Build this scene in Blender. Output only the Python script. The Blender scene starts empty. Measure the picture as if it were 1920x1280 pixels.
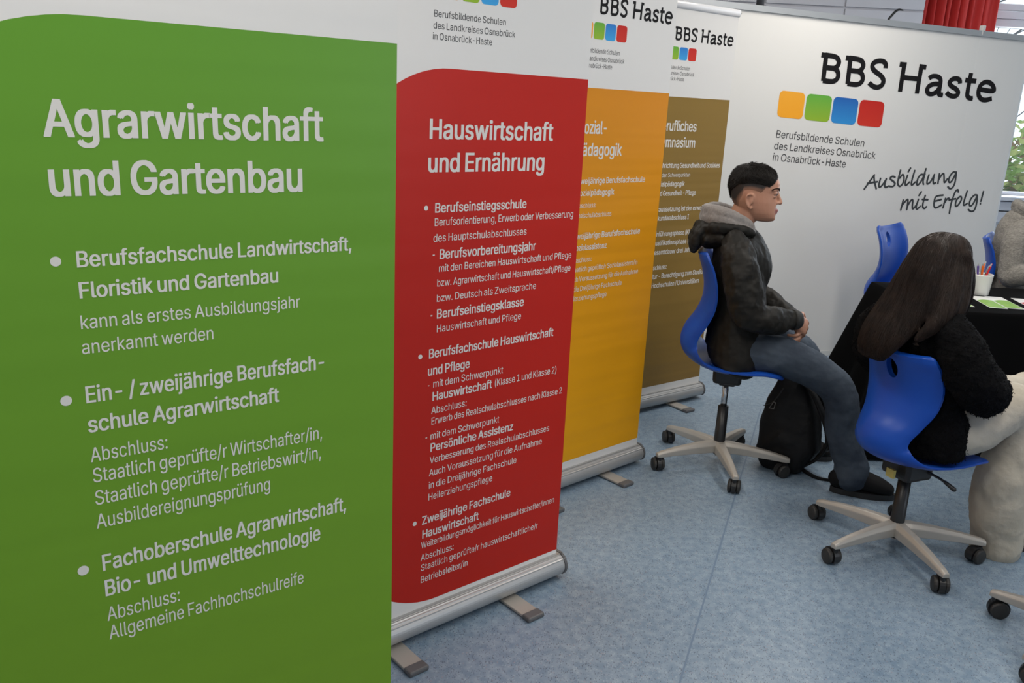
import bpy, bmesh, math, random
from mathutils import Vector, Matrix
from mathutils.bvhtree import BVHTree
from math import sin, cos, pi, radians

scene = bpy.context.scene
COL = scene.collection

# ------------------------------------------------------------------ camera
cam_data = bpy.data.cameras.new('camera')
cam_data.sensor_width = 36.0
cam_data.lens = 1595.2 / 1920 * 36.0
cam_data.clip_start = 0.05
cam = bpy.data.objects.new('camera', cam_data)
COL.objects.link(cam)
PITCH, ROLL = radians(15.55), radians(2.784)
_f = Vector((0, cos(PITCH), -sin(PITCH)))
_u0 = Vector((0, sin(PITCH), cos(PITCH)))
_r0 = Vector((1, 0, 0))
_r = _r0 * cos(ROLL) + _u0 * sin(ROLL)
_u = _u0 * cos(ROLL) - _r0 * sin(ROLL)
M = Matrix((_r, _u, -_f)).transposed().to_4x4()
M.translation = (0, 0, 1.5585)
cam.matrix_world = M
scene.camera = cam

# ------------------------------------------------------------------ exposure, sky, lights
scene.view_settings.view_transform = 'Standard'
scene.view_settings.look = 'None'
scene.view_settings.exposure = 0.0
scene.view_settings.gamma = 1.0
scene.view_settings.use_curve_mapping = False

world = bpy.data.worlds.new('overcast_sky')
scene.world = world
world.use_nodes = True
_bg = world.node_tree.nodes['Background']
_bg.inputs['Color'].default_value = (0.80, 0.90, 1.0, 1)
_bg.inputs['Strength'].default_value = 1.6


def area_light(name, loc, rot, sx, sy, power, color):
    d = bpy.data.lights.new(name, 'AREA')
    d.shape = 'RECTANGLE'
    d.size, d.size_y = sx, sy
    d.energy = power
    d.color = color
    o = bpy.data.objects.new(name, d)
    o.location = loc
    o.rotation_euler = rot
    COL.objects.link(o)
    return o


# fluorescent ceiling lamps of the classroom and the daylight that comes in through the window
LAMPS = [(-0.5, 0.6), (-0.5, 2.6), (-0.5, 4.6), (1.9, 0.6), (1.9, 2.6), (1.9, 4.6)]
for i, (x, y) in enumerate(LAMPS):
    area_light('ceiling_lamp_light', (x, y, 2.93), (0, 0, 0), 0.3, 1.25, 25.0, (1.0, 0.93, 0.84))
area_light('side_window_daylight', (5.93, -0.9, 1.75), (0, radians(90), 0), 1.5, 2.2, 34.0, (0.82, 0.91, 1.0))
area_light('window_daylight', (4.75, 7.3, 1.95), (radians(-90), 0, 0), 1.9, 1.7, 115.0, (0.80, 0.90, 1.0))

# ------------------------------------------------------------------ materials
def mat(name, color, rough=0.5, metal=0.0, bump=None, vary=None, spec=0.5, coat=0.0, sheen=0.0, trans=0.0):
    """Principled material. bump = (noise scale, strength, stretch xyz); vary = (noise scale, second colour)."""
    m = bpy.data.materials.new(name)
    m.use_nodes = True
    nt = m.node_tree
    b = nt.nodes['Principled BSDF']
    b.inputs['Base Color'].default_value = (*color, 1)
    b.inputs['Roughness'].default_value = rough
    b.inputs['Metallic'].default_value = metal
    b.inputs['Specular IOR Level'].default_value = spec
    b.inputs['Coat Weight'].default_value = coat
    b.inputs['Sheen Weight'].default_value = sheen
    b.inputs['Transmission Weight'].default_value = trans
    if bump or vary:
        tc = nt.nodes.new('ShaderNodeTexCoord')
        mp = nt.nodes.new('ShaderNodeMapping')
        nt.links.new(tc.outputs['Object'], mp.inputs['Vector'])
    if bump:
        sc, st, stretch = bump
        mp.inputs['Scale'].default_value = stretch
        nz = nt.nodes.new('ShaderNodeTexNoise')
        nz.inputs['Scale'].default_value = sc
        nz.inputs['Detail'].default_value = 4 if stretch[2] < 4 else 1.2
        nt.links.new(mp.outputs[0], nz.inputs['Vector'])
        bp = nt.nodes.new('ShaderNodeBump')
        bp.inputs['Strength'].default_value = st
        bp.inputs['Distance'].default_value = 0.01
        nt.links.new(nz.outputs['Fac'], bp.inputs['Height'])
        nt.links.new(bp.outputs[0], b.inputs['Normal'])
    if vary:
        nz2 = nt.nodes.new('ShaderNodeTexNoise')
        nz2.inputs['Scale'].default_value = vary[0]
        nz2.inputs['Detail'].default_value = 5
        nt.links.new(mp.outputs[0], nz2.inputs['Vector'])
        rp = nt.nodes.new('ShaderNodeValToRGB')
        rp.color_ramp.elements[0].position = 0.35
        rp.color_ramp.elements[1].position = 0.65
        rp.color_ramp.elements[0].color = (*color, 1)
        rp.color_ramp.elements[1].color = (*vary[1], 1)
        nt.links.new(nz2.outputs['Fac'], rp.inputs['Fac'])
        nt.links.new(rp.outputs[0], b.inputs['Base Color'])
    return m


def gradient_mat(name, z0, c0, z1, c1, rough, bump=None, spec=0.22):
    """A vertical gradient between two print colours, in the object's own height."""
    m = mat(name, c0, rough, bump=bump, spec=spec)
    nt = m.node_tree
    b = nt.nodes['Principled BSDF']
    tc = nt.nodes.new('ShaderNodeTexCoord')
    sp = nt.nodes.new('ShaderNodeSeparateXYZ')
    mr = nt.nodes.new('ShaderNodeMapRange')
    mx = nt.nodes.new('ShaderNodeMix')
    mx.data_type = 'RGBA'
    nt.links.new(tc.outputs['Object'], sp.inputs[0])
    nt.links.new(sp.outputs['Z'], mr.inputs['Value'])
    mr.inputs['From Min'].default_value = z0
    mr.inputs['From Max'].default_value = z1
    nt.links.new(mr.outputs[0], mx.inputs['Factor'])
    mx.inputs['A'].default_value = (*c0, 1)
    mx.inputs['B'].default_value = (*c1, 1)
    nt.links.new(mx.outputs['Result'], b.inputs['Base Color'])
    return m


def emit_mat(name, color, strength):
    m = bpy.data.materials.new(name)
    m.use_nodes = True
    b = m.node_tree.nodes['Principled BSDF']
    b.inputs['Base Color'].default_value = (*color, 1)
    b.inputs['Emission Color'].default_value = (*color, 1)
    b.inputs['Emission Strength'].default_value = strength
    return m


# ------------------------------------------------------------------ mesh helpers
def link(name, me, parent=None, mats=()):
    o = bpy.data.objects.new(name, me)
    COL.objects.link(o)
    for m in mats:
        me.materials.append(m)
    if parent is not None:
        o.parent = parent
    return o


def build(name, bm, m, parent=None, smooth=False):
    me = bpy.data.meshes.new(name)
    bmesh.ops.recalc_face_normals(bm, faces=bm.faces)
    bm.to_mesh(me)
    bm.free()
    if smooth:
        for p in me.polygons:
            p.use_smooth = True
    return link(name, me, parent, m if isinstance(m, (list, tuple)) else (m,))


def thing(name, label, cat, loc=(0, 0, 0), rotz=0.0, group=None):
    o = bpy.data.objects.new(name, None)
    o.empty_display_size = 0.1
    COL.objects.link(o)
    o.location = loc
    o.rotation_euler = (0, 0, rotz)
    return tag(o, label, cat, group)


def tag(o, label, cat, group=None):
    o['label'] = label
    o['category'] = cat
    if group:
        o['group'] = group
    return o


def struct(o):
    o['kind'] = 'structure'
    return o


def box(bm, x0, x1, y0, y1, z0, z1, bevel=0.0, rot=None):
    r = bmesh.ops.create_cube(bm, size=1.0)
    vs = r['verts']
    for v in vs:
        v.co = Vector((x0 + (v.co.x + .5) * (x1 - x0), y0 + (v.co.y + .5) * (y1 - y0), z0 + (v.co.z + .5) * (z1 - z0)))
    if rot is not None:
        bmesh.ops.transform(bm, matrix=rot, verts=vs)
    if bevel:
        es = list({e for v in vs for e in v.link_edges})
        bmesh.ops.bevel(bm, geom=es, offset=bevel, segments=2, affect='EDGES', profile=0.5)


def bx(name, x0, x1, y0, y1, z0, z1, m, parent=None, bevel=0.0):
    bm = bmesh.new()
    box(bm, x0, x1, y0, y1, z0, z1, bevel)
    return build(name, bm, m, parent)


def spline(pts, k):
    """Catmull-Rom through tuples of any length."""
    if k <= 1 or len(pts) < 3:
        return [tuple(p) for p in pts]
    out = []
    n = len(pts)
    for i in range(n - 1):
        p0, p1, p2, p3 = pts[max(i - 1, 0)], pts[i], pts[i + 1], pts[min(i + 2, n - 1)]
        for j in range(k):
            t = j / k
            out.append(tuple(0.5 * (2 * b + (c - a) * t + (2 * a - 5 * b + 4 * c - d) * t * t + (3 * b - a - 3 * c + d) * t ** 3)
                             for a, b, c, d in zip(p0, p1, p2, p3)))
    out.append(tuple(pts[-1]))
    return out


def tube(bm, pts, k=1, n=12, side=None, round_ends=True, cap=1.0):
    """pts = (x, y, z, r) or (x, y, z, r_side, r_other); a closed tapered tube."""
    pts = spline(pts, k)
    P = [Vector(p[:3]) for p in pts]
    R = [(p[3], p[4] if len(p) > 4 else p[3]) for p in pts]
    rings = []
    prev = None
    N = len(P)

    def frame(t):
        nonlocal prev
        if side is not None:
            s = Vector(side)
            s = s - t * s.dot(t)
        elif prev is None:
            s = t.cross(Vector((0, 0, 1)))
            if s.length < 0.1:
                s = t.cross(Vector((0, 1, 0)))
        else:
            s = prev - t * prev.dot(t)
        s.normalize()
        prev = s
        return s, t.cross(s)

    def ring(c, s, w, a, b):
        return [bm.verts.new(c + s * (a * cos(2 * pi * i / n)) + w * (b * sin(2 * pi * i / n))) for i in range(n)]
    for i in range(N):
        t = (P[min(i + 1, N - 1)] - P[max(i - 1, 0)]).normalized()
        s, w = frame(t)
        a, b = R[i]
        m_ = min(a, b)
        if i == 0 and round_ends:
            for q, c in ((0.95, 0.32), (0.8, 0.6), (0.45, 0.9)):
                rings.append(ring(P[0] - t * m_ * q * cap, s, w, a * c, b * c))
        rings.append(ring(P[i], s, w, a, b))
        if i == N - 1 and round_ends:
            for q, c in ((0.45, 0.9), (0.8, 0.6), (0.95, 0.32)):
                rings.append(ring(P[i] + t * m_ * q, s, w, a * c, b * c))
    for r0, r1 in zip(rings, rings[1:]):
        for i in range(n):
            bm.faces.new((r0[i], r0[(i + 1) % n], r1[(i + 1) % n], r1[i]))
    bm.faces.new(list(reversed(rings[0])))
    bm.faces.new(rings[-1])


def strand(bm, pts, r0, r1):
    """A thin three-sided lock of hair, a thread or a blade."""
    P = [Vector(p) for p in pts]
    N = len(P)
    prev = None
    for i in range(N):
        t = (P[min(i + 1, N - 1)] - P[max(i - 1, 0)]).normalized()
        s = t.orthogonal().normalized() if prev is None else (prev_s - t * prev_s.dot(t)).normalized()
        prev_s = s
        w = t.cross(s)
        r = r0 + (r1 - r0) * i / (N - 1)
        ring = [bm.verts.new(P[i] + s * r * cos(a) + w * r * sin(a)) for a in (0, 2.1, 4.2)]
        if prev:
            for j in range(3):
                bm.faces.new((prev[j], prev[(j + 1) % 3], ring[(j + 1) % 3], ring[j]))
        prev = ring


def ell(bm, c, r, rot=(0, 0, 0), seg=16):
    mx = Matrix.Translation(c) @ Matrix.Rotation(rot[2], 4, 'Z') @ Matrix.Rotation(rot[1], 4, 'Y') @ Matrix.Rotation(rot[0], 4, 'X') @ Matrix.Diagonal((*r, 1))
    bmesh.ops.create_uvsphere(bm, u_segments=seg, v_segments=max(8, seg // 2), radius=1.0, matrix=mx)


def loft(bm, rings, close=True):
    """rings: lists of points with equal counts; capped solid."""
    R = [[bm.verts.new(p) for p in r] for r in rings]
    n = len(R[0])
    for a, b in zip(R, R[1:]):
        for i in range(n if close else n - 1):
            bm.faces.new((a[i], a[(i + 1) % n], b[(i + 1) % n], b[i]))
    if close:
        bm.faces.new(list(reversed(R[0])))
        bm.faces.new(R[-1])
    return R


def evaluated(o, name):
    dg = bpy.context.evaluated_depsgraph_get()
    dg.update()
    me = bpy.data.meshes.new_from_object(o.evaluated_get(dg))
    me.name = name
    old = o.data
    o.modifiers.clear()
    o.data = me
    bpy.data.meshes.remove(old)


def flesh(name, bm, m, parent=None, voxel=0.006, smooth=6, folds=None, fine=None):
    """Fuses overlapping closed forms into one continuous, smoothed skin; folds = (size, strength)."""
    o = build(name, bm, m, parent, True)
    md = o.modifiers.new('fuse', 'REMESH')
    md.mode = 'VOXEL'
    md.voxel_size = voxel
    md.use_smooth_shade = True
    if smooth:
        sm = o.modifiers.new('smooth', 'SMOOTH')
        sm.iterations = smooth
        sm.factor = 0.5
    for q, f in enumerate((folds, fine)):
        if f:
            tx = bpy.data.textures.new(name + '_folds', 'CLOUDS')
            tx.noise_scale = f[0]
            tx.noise_depth = 3
            dm = o.modifiers.new('folds', 'DISPLACE')
            dm.texture = tx
            dm.strength = f[1]
            dm.mid_level = 0.5
            dm.texture_coords = 'LOCAL'
    mats = list(o.data.materials)
    evaluated(o, name)
    o.data.materials.clear()
    for k in mats:
        o.data.materials.append(k)
    for p in o.data.polygons:
        p.use_smooth = True
    return o


def combed(bm, base, n, flow, pick, step, count, r0, r1, lift=0.001, tip=0.0, jitter=0.15):
    """Fine strands that run over a surface along a flow field."""
    me = base.data
    tree = BVHTree.FromPolygons([v.co.copy() for v in me.vertices], [tuple(p.vertices) for p in me.polygons])
    polys = me.polygons
    made = 0
    tries = 0
    while made < n and tries < n * 12:
        tries += 1
        pl = polys[random.randrange(len(polys))]
        c, nr = pl.center.copy(), pl.normal.copy()
        if not pick(c, nr):
            continue
        made += 1
        pts = [c + nr * lift]
        jit = Vector((random.gauss(0, jitter), random.gauss(0, jitter), random.gauss(0, jitter)))
        m = random.randint(max(3, count // 2), count)
        for k in range(m):
            d = flow(c, nr) + jit
            d = d - nr * d.dot(nr)
            if d.length < 1e-6:
                break
            q = c + d.normalized() * step
            loc, nn, idx, dist = tree.find_nearest(q)
            if loc is None:
                break
            if dist > step * .8:
                pts.append(q)
                break
            if (loc - c).length < step * .25:
                break
            c, nr = loc, (nn if nn.dot(nr) > 0 else -nn)
            f = (k + 1) / m
            pts.append(c + nr * (lift + tip * f * f))
        if len(pts) > 2:
            strand(bm, pts, r0 * random.uniform(.7, 1.3), r1)


def plate(name, outline, y0, y1, m, parent=None, hole=None):
    """A flat shape given as (x, z) outline, solid between y0 and y1."""
    bm = bmesh.new()
    a = [bm.verts.new((x, y0, z)) for x, z in outline]
    b = [bm.verts.new((x, y1, z)) for x, z in outline]
    n = len(a)
    bm.faces.new(a)
    bm.faces.new(list(reversed(b)))
    for i in range(n):
        bm.faces.new((a[i], b[i], b[(i + 1) % n], a[(i + 1) % n]))
    return build(name, bm, m, parent)


# ------------------------------------------------------------------ lettering
TEXT = {
 'g': [
  ('', 'Agrarwirtschaft', '', 'h', -0.5616, -0.1391, 1.4838, 0.0513),
  ('', 'und Gartenbau', '', 'h', -0.5637, -0.1751, 1.3995, 0.0500),
  ('', 'Berufsfachschule Landwirtschaft,', '', 'b', -0.5361, -0.0866, 1.2930, 0.0241),
  ('', 'Floristik und Gartenbau', '', 'b', -0.5364, -0.2234, 1.2454, 0.0245),
  ('', 'kann als erstes Ausbildungsjahr', '', 't', -0.5381, -0.1860, 1.1973, 0.0216),
  ('', 'anerkannt werden', '', 't', -0.5390, -0.3372, 1.1577, 0.0219),
  ('', 'Ein- / zweijährige Berufsfach-', '', 'b', -0.5404, -0.1394, 1.0781, 0.0270),
  ('', 'schule Agrarwirtschaft', '', 'b', -0.5403, -0.2294, 1.0288, 0.0265),
  ('', 'Abschluss:', '', 't', -0.5402, -0.4214, 0.9782, 0.0243),
  ('', 'Staatlich geprüfte/r Wirtschafter/in,', '', 't', -0.5401, -0.1475, 0.9424, 0.0247),
  ('', 'Staatlich geprüfte/r Betriebswirt/in,', '', 't', -0.5399, -0.1502, 0.9029, 0.0250),
  ('', 'Ausbildereignungsprüfung', '', 't', -0.5406, -0.2491, 0.8613, 0.0253),
  ('', 'Fachoberschule Agrarwirtschaft,', '', 'b', -0.5388, -0.0999, 0.7829, 0.0290),
  ('', 'Bio- und Umwelttechnologie', '', 'b', -0.5382, -0.1547, 0.7350, 0.0295),
  ('', 'Abschluss:', '', 't', -0.5375, -0.4178, 0.6878, 0.0260),
  ('', 'Allgemeine Fachhochschulreife', '', 't', -0.5369, -0.1899, 0.6517, 0.0263),
 ],
 'r': [
  ('', 'Berufsbildende Schulen', '', 'd', -0.5550, -0.3203, 1.7593, 0.0161),
  ('', 'des Landkreises Osnabrück', '', 'd', -0.5555, -0.2870, 1.7315, 0.0162),
  ('', 'in Osnabrück-Haste', '', 'd', -0.5571, -0.3648, 1.7058, 0.0163),
  ('', 'Hauswirtschaft', '', 'h', -0.5634, -0.1283, 1.4636, 0.0491),
  ('', 'und Ernährung', '', 'h', -0.5653, -0.1531, 1.3791, 0.0488),
  ('', 'Berufseinstiegsschule', '', 'b', -0.5394, -0.2157, 1.2729, 0.0253),
  ('', 'Berufsorientierung, Erwerb oder Verbesserung', '', 't', -0.5397, -0.0242, 1.2374, 0.0206),
  ('', 'des Hauptschulabschlusses', '', 't', -0.5419, -0.2096, 1.1952, 0.0208),
  ('', '-', '', 'b', -0.5444, -0.5330, 1.1484, 0.0260),
  ('', 'Berufsvorbereitungsjahr', '', 'b', -0.5211, -0.1715, 1.1472, 0.0262),
  ('', 'mit den Bereichen Hauswirtschaft und Pflege', '', 't', -0.5219, -0.0218, 1.1122, 0.0199),
  ('', 'bzw. Agrarwirtschaft und Hauswirtschaft/Pflege', '', 't', -0.5266, -0.0216, 1.0721, 0.0200),
  ('', 'bzw. Deutsch als Zweitsprache', '', 't', -0.5269, -0.1609, 1.0294, 0.0202),
  ('', '-', '', 'b', -0.5469, -0.5364, 0.9809, 0.0271),
  ('', 'Berufseinstiegsklasse', '', 'b', -0.5256, -0.2065, 0.9821, 0.0257),
  ('', 'Hauswirtschaft und Pflege', '', 't', -0.5245, -0.2144, 0.9425, 0.0206),
  ('', 'Berufsfachschule Hauswirtschaft', '', 'b', -0.5489, -0.0783, 0.8709, 0.0263),
  ('', 'und Pflege', '', 'b', -0.5511, -0.4029, 0.8209, 0.0265),
  ('', '-', '', 't', -0.5511, -0.5411, 0.7817, 0.0221),
  ('', 'mit dem Schwerpunkt', '', 't', -0.5321, -0.2758, 0.7830, 0.0214),
  ('', 'Hauswirtschaft', '', 'b', -0.5338, -0.3168, 0.7438, 0.0255),
  ('', '(Klasse 1 und Klasse 2)', '', 't', -0.3086, -0.0524, 0.7463, 0.0220),
  ('', 'Abschluss:', '', 't', -0.5355, -0.4088, 0.7048, 0.0209),
  ('', 'Erwerb des Realschulabschlusses nach Klasse 2', '', 't', -0.5354, -0.0232, 0.6722, 0.0211),
  ('', '-', '', 't', -0.5556, -0.5445, 0.6263, 0.0228),
  ('', 'mit dem Schwerpunkt', '', 't', -0.5372, -0.2826, 0.6270, 0.0213),
  ('', 'Persönliche Assistenz', '', 'b', -0.5366, -0.2240, 0.5895, 0.0256),
  ('', 'Verbesserung des Realschulabschlusses', '', 't', -0.5371, -0.0699, 0.5531, 0.0208),
  ('', 'Auch Voraussetzung für die Aufnahme', '', 't', -0.5384, -0.0986, 0.5140, 0.0210),
  ('', 'in die Dreijährige Fachschule', '', 't', -0.5390, -0.2036, 0.4748, 0.0212),
  ('', 'Heilerziehungspflege', '', 't', -0.5399, -0.2988, 0.4374, 0.0214),
  ('', 'Zweijährige Fachschule', '', 'b', -0.5600, -0.2219, 0.3656, 0.0259),
  ('', 'Hauswirtschaft', '', 'b', -0.5590, -0.3477, 0.3205, 0.0262),
  ('', 'Weiterbildungsmöglichkeit für Hauswirtschafter/innen', '', 't', -0.5609, -0.0261, 0.2886, 0.0202),
  ('', 'Abschluss:', '', 't', -0.5614, -0.4396, 0.2473, 0.0213),
  ('', 'Staatlich geprüfte/r hauswirtschaftliche/r', '', 't', -0.5606, -0.0945, 0.2139, 0.0214),
  ('', 'Betriebsleiter/in', '', 't', -0.5610, -0.3833, 0.1740, 0.0216),
 ],
 'y': [
  ('Berufs', 'bildende Schulen', '', 'd', -0.5300, -0.3187, 1.7563, 0.0167),
  ('des La', 'ndkreises Osnabrück', '', 'd', -0.5285, -0.2896, 1.7281, 0.0167),
  ('in Osn', 'abrück-Haste', '', 'd', -0.5251, -0.3554, 1.7034, 0.0168),
  ('S', 'ozial-', '', 'h', -0.5143, -0.3546, 1.4657, 0.0467),
  ('P', 'ädagogik', '', 'h', -0.5220, -0.2630, 1.3832, 0.0464),
  ('Z', 'weijährige Berufsfachschule', '', 'b', -0.5049, -0.1054, 1.2773, 0.0228),
  ('S', 'ozialpädagogik', '', 'b', -0.5036, -0.2895, 1.2318, 0.0230),
  ('A', 'bschluss:', '', 't', -0.5050, -0.3889, 1.1851, 0.0195),
  ('R', 'ealschulabschluss', '', 't', -0.5031, -0.2955, 1.1465, 0.0196),
  ('Z', 'weijährige Berufsfachschule', '', 'b', -0.5078, -0.1084, 1.0639, 0.0231),
  ('S', 'ozialassistenz', '', 'b', -0.5064, -0.3080, 1.0183, 0.0233),
  ('A', 'bschluss:', '', 't', -0.5048, -0.3925, 0.9711, 0.0198),
  ('St', 'aatlich geprüfte/r Sozialassistent/in', '', 't', -0.5116, -0.1067, 0.9337, 0.0200),
  ('Au', 'ch Voraussetzung für die Aufnahme', '', 't', -0.5199, -0.0982, 0.8941, 0.0201),
  ('in ', 'die Dreijährige Fachschule', '', 't', -0.5119, -0.1971, 0.8543, 0.0203),
  ('He', 'ilerziehungspflege', '', 't', -0.5191, -0.2873, 0.8159, 0.0204),
 ],
 'b': [
  ('Berufsbil', 'dende Schulen', '', 'd', -0.5250, -0.3203, 1.7601, 0.0171),
  ('des Landk', 'reises Osnabrück', '', 'd', -0.5432, -0.2889, 1.7335, 0.0172),
  ('in Osnabr', 'ück-Haste', '', 'd', -0.5291, -0.3558, 1.7077, 0.0172),
  ('Be', 'rufliches', '', 'h', -0.5158, -0.2306, 1.4698, 0.0483),
  ('Gy', 'mnasium', '', 'h', -0.5140, -0.2279, 1.3901, 0.0476),
  ('Fac', 'hrichtung Gesundheit und Soziales', '', 'b', -0.4981, -0.0215, 1.2886, 0.0248),
  ('mit ', 'den Schwerpunkten', '', 't', -0.4874, -0.2424, 1.2427, 0.0211),
  ('Soz', 'ialpädagogik', '', 'b', -0.5023, -0.2788, 1.1968, 0.0238),
  ('un', 'd Gesundheit - Pflege', '', 'b', -0.4823, -0.1870, 1.1505, 0.0240),
  ('Vor', 'aussetzung ist der erweit', 'erte', 'b', -0.4992, -0.0591, 1.0699, 0.0243),
  ('Se', 'kundarabschluss I', '', 'b', -0.4853, -0.2211, 1.0249, 0.0244),
  ('Ei', 'nführungsphase (Kla', 'sse 11)', 'b', -0.4723, -0.0941, 0.9439, 0.0242),
  ('Q', 'ualifikationsphase (K', 'lassen 12/13)', 'b', -0.4741, -0.0048, 0.8973, 0.0243),
  ('G', 'esamtdauer drei Jahr', 'e', 'b', -0.4759, -0.1578, 0.8493, 0.0245),
  ('Ab', 'schluss:', '', 'b', -0.4859, -0.3518, 0.7701, 0.0248),
  ('Abi', 'tur - Berechtigung zum Stud', 'ium', 'b', -0.4923, -0.0406, 0.7228, 0.0249),
  ('an ', 'Hochschulen / Universitäten', '', 'b', -0.4895, -0.0887, 0.6751, 0.0251),
 ],
}
BULLETS = {
 'g': [(-0.5622, 1.3037, 0.0075), (-0.5664, 1.0865, 0.0082), (-0.5660, 0.7925, 0.0086)],
 'r': [(-0.5661, 1.2861, 0.0064), (-0.5759, 0.8802, 0.0067), (-0.5846, 0.3767, 0.0069)],
}
WALL_TEXT = [
  ('Berufsbildende Schulen', 0.5870, 1.4361, 1.2173, 1.4020, 0.0454),
  ('des Landkreises Osnabrück', 0.5844, 1.3639, 1.3095, 1.3276, 0.0457),
  ('in Osnabrück-Haste', 0.5853, 1.2946, 1.1063, 1.2666, 0.0460),
]
LOGO_STROKES = [[(0.013,0.064),(0.015,0.926)],[(-0.012,0.92),(0.053,0.923)],[(0.009,0.928),(0.053,0.923),(0.08,0.878),(0.092,0.749),(0.085,0.613),(0.065,0.53),(0.019,0.525)],[(0.065,0.53),(0.087,0.463),(0.096,0.31),(0.088,0.166),(0.063,0.079),(0.011,0.077)],[(0.155,0.063),(0.156,0.93)],[(0.129,0.924),(0.195,0.928)],[(0.15,0.933),(0.195,0.928),(0.222,0.882),(0.234,0.752),(0.227,0.616),(0.207,0.532),(0.161,0.526)],[(0.207,0.532),(0.23,0.465),(0.24,0.311),(0.232,0.165),(0.206,0.077),(0.154,0.076)],[(0.365,0.746),(0.364,0.871),(0.349,0.957),(0.323,0.959),(0.298,0.899),(0.287,0.787),(0.293,0.669),(0.316,0.564),(0.344,0.472),(0.361,0.344),(0.359,0.191),(0.339,0.082),(0.314,0.071),(0.293,0.127),(0.279,0.195)],[(0.468,0.011),(0.473,0.914)],[(0.446,0.94),(0.487,0.945)],[(0.474,0.507),(0.575,0.522)],[(0.57,0.013),(0.576,0.925)],[(0.563,0.948),(0.606,0.947)],[(0.631,0.583),(0.648,0.666),(0.674,0.687),(0.696,0.636),(0.704,0.502),(0.703,0.125),(0.714,0.075),(0.729,0.078)],[(0.703,0.433),(0.666,0.415),(0.638,0.321),(0.629,0.175),(0.642,0.066),(0.667,0.076),(0.688,0.169),(0.701,0.303)],[(0.823,0.539),(0.818,0.653),(0.798,0.696),(0.773,0.654),(0.759,0.53),(0.773,0.418),(0.803,0.338),(0.82,0.223),(0.811,0.105),(0.786,0.074),(0.764,0.113),(0.748,0.185)],[(0.882,0.95),(0.877,0.263),(0.884,0.119),(0.9,0.075),(0.915,0.085)],[(0.852,0.684),(0.921,0.69)],[(0.947,0.43),(1.034,0.424),(1.028,0.602),(1.003,0.7),(0.974,0.687),(0.951,0.563),(0.944,0.37),(0.951,0.193),(0.973,0.084),(1.002,0.086),(1.034,0.162)]]
WALL_LOGO = ((0.8474, 1.7792), (1.2004, -0.063), (-0.0071, 0.1768))
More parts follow.
